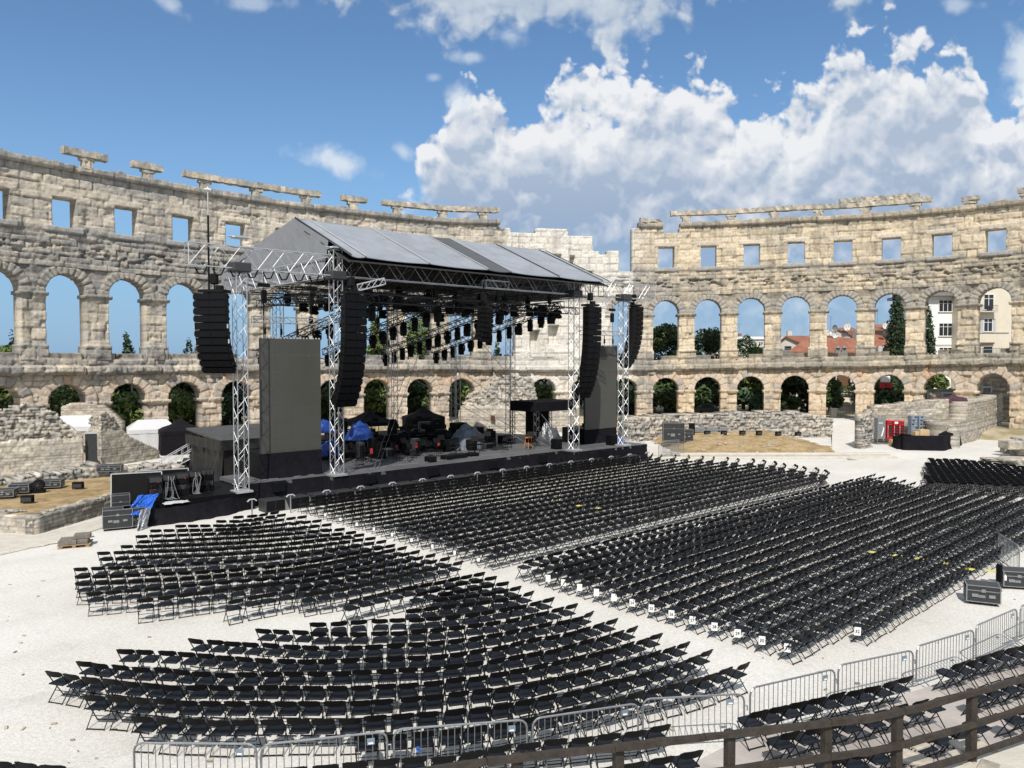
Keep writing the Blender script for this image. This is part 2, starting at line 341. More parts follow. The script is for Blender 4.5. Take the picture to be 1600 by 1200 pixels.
class Courses:
    """irregular stone courses: block number, distance to the nearest joint and random tint for points (u, z)"""
    def __init__(s, z0, z1, hmin, hmax, wmin, wmax, u0, u1, seed):
        r = np.random.default_rng(seed); zs = [z0]
        while zs[-1] < z1: zs.append(zs[-1]+r.uniform(hmin, hmax))
        s.zs = np.array(zs); s.rows = []
        for k in range(len(zs)):
            us = [u0-r.uniform(0, wmax)]
            while us[-1] < u1: us.append(us[-1]+r.uniform(wmin, wmax))
            s.rows.append((np.array(us), r.random((len(us)+1, 3))))
    def at(s, u, z):
        k = np.clip(np.searchsorted(s.zs, z)-1, 0, len(s.zs)-2); jd = np.minimum(z-s.zs[k], s.zs[k+1]-z); rnd = np.zeros((len(u), 3))
        for c in np.unique(k):
            i = np.where(k == c)[0]; us, rr = s.rows[c]; b = np.clip(np.searchsorted(us, u[i])-1, 0, len(us)-2)
            jd[i] = np.minimum(jd[i], np.minimum(u[i]-us[b], us[b+1]-u[i])); rnd[i] = rr[b]
        return jd, rnd
def grid_wall(name, mapf, u0, u1, du, z0, z1, dz, inside, snap, shade, thick, m='stone', parent=None):
    """a wall as a relief grid of stones: front with real relief, back, and reveals round every opening"""
    nu = int(round((u1-u0)/du))+1; nz = int(round((z1-z0)/dz))+1
    us = np.linspace(u0, u1, nu); zs = np.linspace(z0, z1, nz); U, Z = np.meshgrid(us, zs, indexing='ij')
    cu = (U[:-1, :-1]+U[1:, 1:])/2; cz = (Z[:-1, :-1]+Z[1:, 1:])/2
    C = inside(cu.ravel(), cz.ravel()).reshape(cu.shape)
    u = U.ravel().copy(); z = Z.ravel().copy()
    if snap: u, z = snap(u, z, du)
    d, col = shade(u, z)
    F = mapf(u, z, d); B = mapf(u, z, np.full_like(u, 0)+(thick(u, z) if callable(thick) else thick))
    n = nu*nz; I = np.arange(n).reshape(nu, nz)
    a, b, c, e = I[:-1, :-1][C], I[1:, :-1][C], I[1:, 1:][C], I[:-1, 1:][C]
    fr = np.stack([a, b, c, e], 1); bk = np.stack([a, e, c, b], 1)+n; sides = []
    P = np.pad(C, 1)
    for (x, y, p, q) in ((-1, 0, I[:-1, 1:], I[:-1, :-1]), (1, 0, I[1:, :-1], I[1:, 1:]), (0, -1, I[:-1, :-1], I[1:, :-1]), (0, 1, I[1:, 1:], I[:-1, 1:])):
        nb = P[1+x:P.shape[0]-1+x, 1+y:P.shape[1]-1+y]; E = C & ~nb
        sides.append(np.stack([q[E], p[E], p[E]+n, q[E]+n], 1))
    faces = np.concatenate([fr, bk]+sides); used = np.unique(faces); rm = np.full(2*n, -1); rm[used] = np.arange(len(used))
    V = np.concatenate([F, B])[used]; K = np.concatenate([col, col])[used]
    return np_mesh(name, V, [rm[faces]], m, parent, K)
# ------------------------------------------------------------------ amphitheatre (an ellipse of 72 bays)
EA, EB, ECX, ECY, ETH, EPH, PIT = 65.2, 51.5, 4.455, 36.855, R(43.16), 108.205, 5.11
_t = np.linspace(0, 2*np.pi, 30001); _ex = EA*np.cos(_t); _ey = EB*np.sin(_t)
_es = np.concatenate([[0], np.cumsum(np.hypot(np.diff(_ex), np.diff(_ey)))]); ELEN = _es[-1]
def epoint(u):
    s = np.mod(EPH-np.asarray(u, float), ELEN); t = np.interp(s, _es, _t)
    x, y = EA*np.cos(t), EB*np.sin(t); nx, ny = np.cos(t)/EA, np.sin(t)/EB; q = np.hypot(nx, ny); nx, ny = nx/q, ny/q
    c, sn = math.cos(ETH), math.sin(ETH)
    return ECX+x*c-y*sn, ECY+x*sn+y*c, nx*c-ny*sn, nx*sn+ny*c
_ku = np.linspace(-2*PIT, 25*PIT, 3000); _kx, _ky, _, _ = epoint(_ku); _kpx = 800+1200*_kx/_ky
def u_of(px): return np.interp(px, _kpx, _ku)
_Lu = u_of([50, 200, 350, 600, 700, 780, 1020, 1140, 1240, 1400, 1550]); _Ld = [-.05, -.1, -.04, -.12, -.15, -.25, -.22, -.02, .13, .33, .60]
_Cu = u_of([0, 100, 225, 330, 480, 560, 700, 780, 1063, 1150, 1240, 1340, 1450, 1600]); _Cd = [.11, .08, .01, -.13, -.24, -.27, -.35, -.09, .14, .25, .36, .18, .06, -.04]
def wmap(u, z, d):
    x, y, nx, ny = epoint(u); w = np.clip((z-8)/16, 0, 1)
    l = np.interp(u, _Lu, _Ld)*np.clip((z-2)/4, 0, 1); c = np.interp(u, _Cu, _Cd)
    return np.stack([x+nx*d, y+ny*d, z+l*(1-w)+c*w], 1)
UT0, UT1 = u_of(796), u_of(987)            # the restored stair tower between
NB = list(range(-2, 25)); SP1, R1 = 4.32, 1.60; SP2, R2 = 13.75, 1.62
upper_open = [k for k in NB if k not in (11, 12)]
TOPX = [(-400, 24.1), (779, 24.1), (780, 23.85), (797, 23.85), (798, 23.3), (838, 23.3), (839, 23.95), (886, 23.95), (887, 23.1), (925, 23.1), (926, 21.3), (935, 21.3), (936, 20.9), (948, 20.9),
        (949, 21.45), (966, 21.45), (967, 18.9), (987, 18.9), (987.5, 24.1), (1035, 24.1), (1036, 23.55), (1060, 23.55), (1061, 24.1), (2200, 24.1)]
_TU = u_of([p[0] for p in TOPX]); _TZ = [p[1] for p in TOPX]
TREC = [(u_of(828), u_of(843), 8.4, 11.8), (u_of(857), u_of(873), 10.0, 12.4), (u_of(866), u_of(877), 19.4, 20.9), (u_of(890), u_of(898), 19.6, 20.8), (u_of(914), u_of(925), 17.2, 18.9)]
def bay(u): k = np.round(u/PIT); return k.astype(int), u-k*PIT
def in_lower(u, z):
    k, v = bay(u); r = np.where((z > SP1-.35) & (z < SP1), R1-.16, R1)
    return ~(((np.abs(v) < r) & (z < SP1)) | ((np.hypot(v, z-SP1) < R1) & (z >= SP1)))
def in_upper(u, z):
    k, v = bay(u); op = np.isin(k, upper_open)
    r = np.where((z > SP2-.35) & (z < SP2), R2-.2, np.where(z < 9.35, R2-.14, R2))
    o = ((np.abs(v) < r) & (z < SP2)) | ((np.hypot(v, z-SP2) < R2) & (z >= SP2))
    t = (k == 11) & (np.hypot(v+.4, z-13.6) < 1.15) & (z > 13.0)
    return ~((o & op) | t)
def in_attic(u, z):
    k, v = bay(u); op = ~np.isin(k, (10, 11, 12, 13))
    return ~(op & (np.abs(v) < .98) & (z > 19.3) & (z < 21.85)) & (z < np.interp(u, _TU, _TZ))
def snap_arch(sp, r, ks):
    def f(u, z, du):
        k, v = bay(u); ok = np.isin(k, ks) if ks is not None else np.ones(len(u), bool)
        rr = np.hypot(v, z-sp); i = ok & (z >= sp) & (np.abs(rr-r) < .6*du) & (rr > 0)
        f_ = np.where(i, r/np.maximum(rr, .01), 1); un = k*PIT+np.where(i, v*f_, v); zn = np.where(i, sp+(z-sp)*f_, z)
        j = ok & (z < sp) & (np.abs(np.abs(v)-r) < .52*du); un = np.where(j, k*PIT+np.sign(v)*r, un)
        return un, zn
    return f
TAN = np.array((.515, .452, .362)); PALE = np.array((.62, .57, .485)); GREY = np.array((.275, .263, .242)); DARK = np.array((.12, .112, .10)); PINK = np.array((.535, .43, .335)); RUST = np.array((.42, .22, .11)); WHITE = np.array((.69, .66, .60))
C1 = Courses(0.0, 8, .5, .75, .7, 1.5, -30, 140, 1); C2 = Courses(8.3, 15, .62, 1.0, 1.0, 1.9, -30, 140, 2)
C3 = Courses(15, 19.2, .38, .62, .6, 1.5, -30, 140, 3); C4 = Courses(18.9, 26, .6, .9, .9, 2.1, -30, 140, 4)
def stone_base(C, u, z, grey, relief, jw=.075, tower=True, warm=TAN):
    jd, rnd = C.at(u+.05*(fbm(u, z, 1.7, 3, 2)-.5), z+.05*(fbm(u, z, .9, 5, 2)-.5)*2)
    er = fbm(u, z, 1.1, 8, 4); fi = fbm(u, z, 3.2, 12, 3)
    j = np.clip(1-jd/jw, 0, 1)*np.clip(fbm(u, z, .8, 33, 2)*2.6-.2, .3, 1)
    d = -(rnd[:, 0]-.5)*relief + j*.11 + (er-.5)*.12 + (fi-.5)*.13 + np.where(er > .68, (er-.68)*1.2, 0)
    g = np.clip(grey+(rnd[:, 1]-.5)*.75+(fbm(u, z, .35, 21, 4)-.5)*1.25+(fi-.5)*.9, 0, 1)
    col = mix3(np.tile(warm, (len(u), 1))*(1+(rnd[:, 2:3]-.5)*.30), GREY, g)
    col = mix3(col, PALE, np.clip((rnd[:, 1]-.72)*2.2, 0, .6)*(1-g))
    if tower:
        w = np.clip((u-(UT0-.6))/.5, 0, 1)*np.clip((UT1+.3-u)/.4, 0, 1)*np.clip((z-5.2+(fbm(u, z, .8, 9, 2)-.5)*3)/1.0, .35, 1)
        col = mix3(col, WHITE*.97, w*(.72+.25*(rnd[:, 0]-.5))); d = d*(1-.45*w)
    st = np.clip((fbm(u*2.2, z*.18, 1.0, 40, 3)-.55)*5, 0, 1)
    col = col*(1-.40*j[:, None])*(1-.26*st[:, None])*(1+np.clip((u[:, None]-u_of(985))/6, 0, 1)*np.array((.055, .005, -.095))[None])
    return d, col, jd, rnd, j
def ring(u, z, sp, r, wid, n, ks):
    k, v = bay(u); rr = np.hypot(v, z-sp); m = (z >= sp-.02) & (rr < r+wid) & (rr > r-.3)
    if ks is not None: m &= np.isin(k, ks)
    a = np.arctan2(z-sp, v)/math.pi*n; jd = np.minimum(np.abs(a-np.round(a))*math.pi*rr/n, np.abs(r+wid-rr))
    return m, jd, vnoise(np.floor(a)*7.7+k*3.1, k*5.3+np.floor(a), 1.0, 50)
def sh_lower(u, z):
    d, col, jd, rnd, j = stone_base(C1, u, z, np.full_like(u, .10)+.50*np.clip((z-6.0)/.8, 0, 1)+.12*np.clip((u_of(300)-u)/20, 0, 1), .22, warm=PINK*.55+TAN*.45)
    m, vj, vr = ring(u, z, SP1, R1, .85, 9, None); g = np.clip(1-vj/.085, 0, 1)
    d = np.where(m, -.05-(vr-.5)*.12+g*.08+(fbm(u, z, 2.5, 4, 2)-.5)*.12, d)
    base = np.tile(PINK*.6+TAN*.4, (len(u), 1)); base = mix3(base, GREY, np.clip((vr-.62)*3, 0, 1)); base = mix3(base, RUST, np.clip((.24-vr)*2.4, 0, .4)); base *= (1-.45*g[:, None])
    tw = np.clip((u-UT0)/.5, 0, 1)*np.clip((UT1+.3-u)/.4, 0, 1); base = mix3(base, WHITE*.97, tw*.75)
    col = np.where(m[:, None], base, col)
    im = (z > SP1-.36) & (z < SP1+.02); k, v = bay(u); im &= np.abs(v) > R1-.3
    d = np.where(im, d-.16*np.clip((z-(SP1-.40))/.2, .4, 1), d)
    rs = np.clip((fbm(u, z, .55, 61, 4)-.56)*6, 0, 1)*np.clip((z-4.4)/1.5, 0, 1); col = mix3(col, RUST*1.2, rs*.36)
    return d, col
def sh_ledge(u, z):
    d, col, jd, rnd, j = stone_base(C1, u, z, np.full_like(u, .78), .16)
    low = z < 7.45; ch = fbm(u, z*0, .9, 77, 3)
    d = d+np.where(low, -.62+np.clip((6.95-z), 0, .3)*1.3+np.where(ch > .62, .30, 0), -.12+np.where((z > 8.05) & (ch > .57), .35, 0))
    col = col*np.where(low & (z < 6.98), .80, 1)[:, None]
    return d, col
def sh_upper(u, z):
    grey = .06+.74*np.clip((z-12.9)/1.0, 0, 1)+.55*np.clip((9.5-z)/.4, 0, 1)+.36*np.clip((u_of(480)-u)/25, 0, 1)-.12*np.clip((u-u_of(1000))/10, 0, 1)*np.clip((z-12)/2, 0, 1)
    d, col, jd, rnd, j = stone_base(C2, u, z, grey, .22)
    m, vj, vr = ring(u, z, SP2, R2, .80, 13, upper_open); g = np.clip(1-vj/.085, 0, 1)
    d = np.where(m, -.08-(vr-.5)*.18+g*.12+(fbm(u, z, 2.5, 4, 2)-.5)*.14, d)
    base = mix3(np.tile(TAN*.8, (len(u), 1)), GREY, np.clip(.62+(vr-.5)*.7, 0, 1))*(1-.45*g[:, None]); col = np.where(m[:, None], base, col)
    k, v = bay(u); im = (z > SP2-.37) & (z < SP2+.02) & (np.abs(v) > R2-.35) & ~np.isin(k, (11, 12)); d = np.where(im, d-.24*np.clip((z-(SP2-.42))/.22, .3, 1), d); col = np.where(im[:, None], col*.85, col)
    d = np.where((z < 9.4) & (np.abs(v) > R2-.3), d-.12, d)
    for a, b, c, e in TREC: d = np.where((u > a) & (u < b) & (z > c) & (z < e), 1.1, d)
    return d, col
def sh_attic(u, z):
    dl, cl, *_ = stone_base(C3, u, z, np.full_like(u, .80)-.25*np.clip((u-u_of(1000))/10, 0, 1), .18)
    du_, cu_, jd, rnd, j = stone_base(C4, u, z, np.clip(.20+.28*np.clip((u_of(480)-u)/25, 0, 1)+.6*np.clip((19.6-z)/.5, 0, 1)+.40*np.clip((z-23.0)/.8, 0, 1)-.10*np.clip((u-u_of(1000))/10, 0, 1), 0, 1), .13)
    w = np.clip((z-18.6)/.25, 0, 1); d = lerp(dl, du_, w); col = mix3(cl, cu_[0]*0, w*0) if False else cl*(1-w[:, None])+cu_*w[:, None]
    hz = (z > 16.9) & (z < 17.9) & (fbm(u, z*2.3, 1.5, 90, 2) > .60); d = np.where(hz, d+.22, d); col = np.where(hz[:, None], col*.8, col)
    k, v = bay(u); op = ~np.isin(k, (10, 11, 12, 13)); fr = op & (np.abs(v) < 1.5) & (z > 21.8) & (z < 22.35); d = np.where(fr, -.05+(fbm(u, z, 2, 5, 2)-.5)*.1, d); col = np.where(fr[:, None], (TAN*.98)[None]*(.85+.3*vnoise(k*1.7, k*0, 1, 3))[:, None], col)
    sl = op & (np.abs(v) < 1.5) & (z > 18.85) & (z < 19.32); d = np.where(sl, -.16+(fbm(u, z, 2, 5, 2)-.5)*.12, d); col = np.where(sl[:, None], GREY[None]*1.15, col)
    for a, b, c, e in TREC: d = np.where((u > a) & (u < b) & (z > c) & (z < e), 1.0, d)
    return d, col
def sh_crown(u, z):
    d, col, *_ = stone_base(Courses(24, 25.5, .7, .8, .9, 1.9, -30, 140, 9), u, z, np.full_like(u, .80), .10, tower=False)
    return d*.7-.38+np.clip(24.25-z, 0, .2)*1.2, col*.92
amph = thing('amphitheatre', 'ancient two-storey limestone arena wall with open arches and square windows behind the stage', 'amphitheatre', (float(epoint(7*PIT)[0]), float(epoint(7*PIT)[1]), 0.6))
AO = np.array(amph.location)
def amap(u, z, d): return wmap(u, z, d)-AO[None]
U0, U1 = u_of(-170), u_of(1760); DU = .10
thk = lambda u, z: 1.55+np.clip((UT1-u)/.3, 0, 1)*0
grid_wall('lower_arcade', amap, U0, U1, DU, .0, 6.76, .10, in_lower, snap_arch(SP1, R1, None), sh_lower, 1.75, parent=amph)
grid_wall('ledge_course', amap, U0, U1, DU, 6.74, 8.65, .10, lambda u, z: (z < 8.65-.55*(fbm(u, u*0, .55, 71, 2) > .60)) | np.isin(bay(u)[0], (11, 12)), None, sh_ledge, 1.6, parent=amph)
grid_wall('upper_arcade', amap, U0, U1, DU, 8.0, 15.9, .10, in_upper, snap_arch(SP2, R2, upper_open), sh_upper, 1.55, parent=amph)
grid_wall('attic_wall', amap, U0, U1, DU, 15.9, 24.1, .10, in_attic, None, sh_attic, 1.45, parent=amph)
crown_in = lambda u, z: ((u < u_of(780)) | ((u > u_of(997)) & (u < u_of(1034))) | (u > u_of(1062))) & (z < 24.72+.12*(fbm(u, u*0, 1.3, 15, 2)-.5)*3)
grid_wall('crown_cornice', amap, U0, U1, DU, 24.1, 24.86, .095, crown_in, None, sh_crown, 1.35, parent=amph)
# the stone gutter beams on short posts along the crown
def wall_box(mb, u0, u1, z0, z1, d0, d1, wob=.03, seg=None):
    n = seg or max(2, int((u1-u0)/.35)); us = np.linspace(u0, u1, n+1); P = []
    for i, u in enumerate(us):
        a = rng.normal(0, wob, 4); b = rng.normal(0, wob, 4)
        q = wmap(np.full(4, u), np.array([z0+a[0]*.6, z0+a[1]*.6, z1+a[2], z1+a[3]]), np.array([d0+b[0], d1, d1, d0+b[1]]))-AO[None]; P += [tuple(x) for x in q]
    F = [(3, 2, 1, 0), tuple(n*4+k for k in range(4))]
    for i in range(n):
        for k in range(4): F.append((i*4+k, i*4+(k+1) % 4, i*4+4+(k+1) % 4, i*4+4+k))
    mb.add(P, F)
def gutter(px0, px1, posts, zb=25.55, th=.55, zc=24.6):
    mb = MB(); wall_box(mb, u_of(px0), u_of(px1), zb, zb+th, -.42, .35, .05); o = mb.build('gutter_beam', 'crown', amph)
    for p in posts:
        m2 = MB(); u = u_of(p); wall_box(m2, u-.42, u+.42, zc, zb+.02, -.28, .25, .05, 3); wall_box(m2, u-.62, u+.62, zb-.32, zb-.01, -.30, .27, .05, 3); m2.build('gutter_post', 'crown', o)
MT['crown'] = mat('crown_limestone', (.30, .28, .245), .9, .15, var=.4, vscale=2.2, bump=.8, bscale=6, var2=(.46, .40, .31), v2scale=.9)
gutter(103, 172, [141]); gutter(210, 257, [235]); gutter(290, 502, [323, 403, 480]); gutter(535, 574, [553]); gutter(598, 779, [621, 692, 755])
gutter(1046, 1372, [1070, 1140, 1207, 1276]); gutter(1368, 1451, [1349, 1426]); gutter(1307, 1432, [], 26.12, .5); gutter(1498, 1525, [1511], 25.2, .45); gutter(1585, 1640, [1598], 25.3, .5)
mb = MB(); wall_box(mb, u_of(999), u_of(1018), 24.8, 25.3, -.3, .5, .12); wall_box(mb, u_of(1016), u_of(1033), 24.8, 25.05, -.3, .5, .1); mb.build('broken_coping', 'crown', amph)

# ------------------------------------------------------------------ ground
def grid_sheet(name, m, poly_x, poly_y, zf, parent=None):
    U, V = np.meshgrid(poly_x, poly_y, indexing='ij'); z = zf(U, V); P = np.stack([U, V, z], -1).reshape(-1, 3); n, k = U.shape; I = np.arange(n*k).reshape(n, k)
    return np_mesh(name, P, [np.stack([I[:-1, :-1].ravel(), I[1:, :-1].ravel(), I[1:, 1:].ravel(), I[:-1, 1:].ravel()], 1)], m, parent)
xs = np.concatenate([[-3000, -800, -300], np.arange(-80, 100.1, .8), [300, 800, 3000]]); ys = np.concatenate([[-60], np.arange(4, 88, .8), [120, 300, 900, 3000]])
struct(grid_sheet('arena_floor', 'gravel', xs, ys, lambda x, y: np.where((np.abs(x) < 70) & (y < 80), (fbm(x, y, .25, 2, 3)-.5)*.05, -.02)))
# raised ground outside and beneath the arcade
uu = np.linspace(U0-8, U1+8, 160); ex, ey, enx, eny = epoint(uu); rows = []
for off, z in ((-7.0, -.08), (-5.2, .55), (-3.0, .72), (2.5, .75), (12, .75), (40, .75), (300, .7), (2500, .6)): rows.append(np.stack([ex+enx*off, ey+eny*off, np.full_like(ex, z)+(fbm(ex*3, off+ey, .3, 6, 2)-.5)*.1], 1))
V = np.concatenate(rows); I = np.arange(len(V)).reshape(len(rows), -1)
struct(np_mesh('outer_ground', V, [np.stack([I[:-1, :-1].ravel(), I[1:, :-1].ravel(), I[1:, 1:].ravel(), I[:-1, 1:].ravel()], 1)], 'soil'))

mb = MB()
for k in range(70):
    q = G(random.choice((random.uniform(0, 240), random.uniform(1180, 1600), random.uniform(0, 1600))), random.uniform(880, 1195)); s = random.uniform(.02, .07)
    mb.box((q.x, q.y, .025), (s*2.2, s, s*.5), random.uniform(0, 3), bev=s*.12)
_dc = mb.build('dirt_clumps', 'soil'); _dc['label'] = 'small dark clumps of dirt and twigs scattered on the gravel'; _dc['category'] = 'debris'; _dc['kind'] = 'stuff'
# ------------------------------------------------------------------ rubble walls (ruins)
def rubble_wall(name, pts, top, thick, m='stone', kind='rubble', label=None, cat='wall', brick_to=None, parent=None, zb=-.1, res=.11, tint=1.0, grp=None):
    """pts: ground line (x, y), left to right as seen from the stands; top(t)->height, t = 0..1 along the line"""
    P = np.array([(p[0], p[1]) for p in pts], float); sl = np.concatenate([[0], np.cumsum(np.hypot(*np.diff(P, axis=0).T))]); Ln = sl[-1]; org = np.array([*P.mean(0), 0])
    zt = max(top(t) for t in np.linspace(0, 1, 60))+.5
    dirs = np.diff(P, axis=0); dirs /= np.hypot(*dirs.T)[:, None]
    nr = np.stack([-dirs[:, 1], dirs[:, 0]], 1); vn = np.vstack([nr[:1], (nr[:-1]+nr[1:])/2, nr[-1:]])
    def mp(u, z, d):
        x = np.interp(u, sl, P[:, 0]); y = np.interp(u, sl, P[:, 1]); nx = np.interp(u, sl, vn[:, 0]); ny = np.interp(u, sl, vn[:, 1])
        return np.stack([x+nx*d, y+ny*d, z], 1)-org[None]
    sd_ = int(abs(P[0, 0]*13+P[0, 1]*7)) % 1000
    cb = Courses(zb, zt+1, .16, .24, .3, .65, -1, Ln+1, sd_); cr = Courses(zb, zt+1, .18, .34, .22, .6, -1, Ln+1, sd_+1)
    T = np.array([top(t) for t in np.linspace(0, 1, 120)])
    def tp(u): return np.interp(u/Ln, np.linspace(0, 1, 120), T)
    def ins(u, z): return z < tp(u)+(np.floor(vnoise(u, u*0, 2.3, sd_)*4)/4-.5)*(.34 if kind == 'rubble' else .16)
    def shd(u, z):
        jb, rb = cb.at(u, z); jr, rr = cr.at(u+.12*(fbm(u, z, 2.2, 1, 2)-.5)*2, z+.12*(fbm(u, z, 1.9, 2, 2)-.5)*2)
        bt = tp(u)*0+(brick_to if brick_to is not None else (-9 if kind == 'rubble' else 99)); isb = z < bt
        jd = np.where(isb, jb, jr); r0 = np.where(isb, rb[:, 0], rr[:, 0]); r1 = np.where(isb, rb[:, 1], rr[:, 1]); r2 = np.where(isb, rb[:, 2], rr[:, 2])
        j = np.clip(1-jd/.055, 0, 1); fi = fbm(u, z, 2.8, 7, 3)
        d = np.where(isb, -(r0-.5)*.05+j*.035, .12-(r0-.5)*.30+j*.14)+(fi-.5)*.12
        g = np.clip(np.where(isb, .26, .62)+(r1-.5)*.6+(fbm(u, z, .5, 14, 3)-.5)*1.2, 0, 1)
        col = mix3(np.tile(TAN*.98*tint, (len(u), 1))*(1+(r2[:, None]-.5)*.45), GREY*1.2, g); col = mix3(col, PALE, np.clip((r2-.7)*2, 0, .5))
        return d, col*(1-np.where(isb, .50, .78)*j)[:, None]
    o = grid_wall(name, mp, 0, Ln, res, zb, zt, res, ins, None, shd, thick, m, parent)
    o.location = tuple(org)
    if label: tag(o, label, cat, grp)
    return o
def prof(*pts):
    xs_, zs_ = zip(*pts); return lambda t: float(np.interp(t, xs_, zs_))
def gp(px, py, z=0): v = G(px, py, z); return (v.x, v.y)
# left side
rubble_wall('ruin_wall', [gp(-60, 752), gp(131, 738)], prof((0, 4.3), (.25, 4.4), (.42, 4.9), (.66, 5.05), (.74, 4.4), (.85, 3.6), (1, 2.7)), 1.6, brick_to=2.5, label='tall ruined stone wall with coursed lower face and rubble top at left edge', res=.10)
rubble_wall('ruin_wall', [gp(139, 728), gp(158, 731), gp(250, 716)], prof((0, 3.7), (.16, 3.9), (.30, 4.0), (.42, 3.5), (.60, 2.2), (.8, 1.3), (1, .7)), 1.5, brick_to=2.6, label='stepped ruined stone wall sloping down towards the white tent', res=.10)
rubble_wall('rear_ruin_wall', [D(96, 700, 66).xy, D(190, 690, 67).xy], prof((0, 4.0), (.2, 4.3), (.7, 4.1), (1, 2.6)), 1.2, kind='brick', label='pale coursed ruin wall behind the white sloping canopy', res=.11)
rubble_wall('low_rubble_wall', [gp(-60, 782), gp(40, 772), gp(160, 758), gp(290, 744)], prof((0, .9), (.3, 1.0), (.55, 1.35), (.8, .95), (1, .8)), 1.8, label='long low rubble wall running along the foot of the ruins at left', res=.10)
rubble_wall('terrace_wall', [gp(-60, 822), gp(0, 832), gp(55, 836)], prof((0, .80), (1, .86)), .5, kind='brick', label='short pale stone face at left end of the grassy terrace', res=.08)
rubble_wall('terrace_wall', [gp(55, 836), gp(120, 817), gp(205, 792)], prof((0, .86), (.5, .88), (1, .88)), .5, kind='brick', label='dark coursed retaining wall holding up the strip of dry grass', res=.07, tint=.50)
tg = [gp(-60, 822), gp(0, 832), gp(55, 836), gp(205, 792), gp(255, 760), gp(-60, 790)]
mb = MB(); cx = [p for p in tg]
mb.prism([(p[0]-.5, p[1]+.55) for p in cx], 0.0, .80); o = mb.build('grass_terrace', 'grass'); struct(o)
cps = thing('coping_stones', 'loose pale coping stones edging the grassy terrace at left', 'stones', (0, 0, .8))
for i in range(90):
    t = random.random(); p = Vector((*lerp(np.array(gp(-40, 826)), np.array(gp(55, 833)), t*2), 0)) if t < .33 else Vector((*lerp(np.array(gp(57, 833)), np.array(gp(203, 791)), (t-.33)/.67), 0))
    s = random.uniform(.08, .20); MB().box((p.x+random.uniform(-.2, .2), p.y+.4+random.uniform(-.15, .25), .84+s*.2-.8), (s*1.6, s, s*.7), random.uniform(0, 3), bev=s*.18).build('stone', 'crown', cps)
mb = MB(); mb.prism([gp(-60, 850), gp(0, 868), gp(90, 848), gp(190, 816), gp(205, 800), gp(55, 838), gp(0, 834), gp(-60, 824)], -.02, .035); struct(mb.build('paving_strip', 'paving'))
mb = MB()
for i in range(16):
    t = i/16; p = lerp(np.array(gp(-20, 868)), np.array(gp(150, 838)), t); mb.box((p[0], p[1], .02+.004*i), (.30+random.random()*.3, .15+.15*random.random(), .06), .55+random.uniform(-.1, .1), bev=.03)
struct(mb.build('kerb_stones', 'paving'))
# right side
rubble_wall('podium_wall', [D(985, 700, 74.5).xy, D(1060, 690, 76.5).xy, D(1180, 690, 78).xy, D(1302, 690, 79).xy], prof((0, 2.2), (.1, 2.45), (.3, 2.45), (.55, 2.6), (.78, 2.65), (.9, 2.5), (1, 2.0)), 2.5, label='long low rubble podium wall below the arches right of the stage', res=.11, tint=1.1)
rubble_wall('niche_wall', [gp(1349, 702), gp(1366, 699)], prof((0, 3.2), (1, 3.4)), .8, label='narrow stone pier at left end of the ruin with coolers', res=.10, tint=.85)
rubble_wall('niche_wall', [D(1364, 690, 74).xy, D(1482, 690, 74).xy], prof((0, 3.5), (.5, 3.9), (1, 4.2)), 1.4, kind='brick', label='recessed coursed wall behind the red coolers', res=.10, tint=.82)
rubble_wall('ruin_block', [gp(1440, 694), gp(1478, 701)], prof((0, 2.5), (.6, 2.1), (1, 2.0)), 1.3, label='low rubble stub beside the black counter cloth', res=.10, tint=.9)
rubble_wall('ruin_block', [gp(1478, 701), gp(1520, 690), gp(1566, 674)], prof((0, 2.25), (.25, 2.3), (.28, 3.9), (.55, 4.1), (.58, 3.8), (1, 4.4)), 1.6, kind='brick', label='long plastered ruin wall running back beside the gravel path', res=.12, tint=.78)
mb = MB()
for (a, b, w, h) in ((1010, 1388, 712, .10), (1030, 1400, 717, .05)):
    p, q = gp(a, w), gp(b, w-1); d = Vector((q[0]-p[0], q[1]-p[1], 0)); mb.box(((p[0]+q[0])/2, (p[1]+q[1])/2, h), (d.length, .7, .22), math.atan2(d.y, d.x), bev=.04)
struct(mb.build('stone_steps', 'paving'))
a = np.linspace(gp(1055, 712)[0], gp(1295, 712)[0], 60); b = np.linspace(61.0, 76.5, 26)
def mound(x, y):
    e = np.clip((x-a[0])/2.5, 0, 1)*np.clip((a[-1]+3.0-x)/4, 0, 1); return -.1+1.0*np.clip((y-63.5)/9, 0, 1)**.8*e+(fbm(x, y, .5, 5, 3)-.5)*.42+(fbm(x, y, 2.0, 6, 2)-.5)*.20
struct(grid_sheet('dry_grass_mound', 'grass', np.linspace(a[0]-1, a[-1]+5, 70), b, mound))
mb = MB()
for i in range(130):
    x = random.uniform(a[0], a[-1]+2); y = random.uniform(62, 75); s = random.uniform(.06, .26)*random.random()+.05; mb.box((x, y, float(mound(np.array([x]), np.array([y]))[0])+s*.15), (s*1.5, s, s*.7), random.uniform(0, 3), bev=s*.15)
tag(mb.build('scattered_stones', 'crown'), 'pale stones scattered over the dry grass mound', 'stones')['kind'] = 'stuff'
gl = [(*gp(1300, 703), -.03), (*D(1300, 690, 78).xy, .45), (*D(1300, 660, 86).xy, .80), (*D(1290, 655, 94).xy, .82)]; gr_ = [(*gp(1350, 703), -.03), (*D(1352, 690, 78).xy, .45), (*D(1354, 660, 86).xy, .80), (*D(1350, 655, 94).xy, .82)]
struct(MB().add(gl+gr_, [(0, 4, 5, 1), (1, 5, 6, 2), (2, 6, 7, 3)]).build('gate_path', 'gravel'))
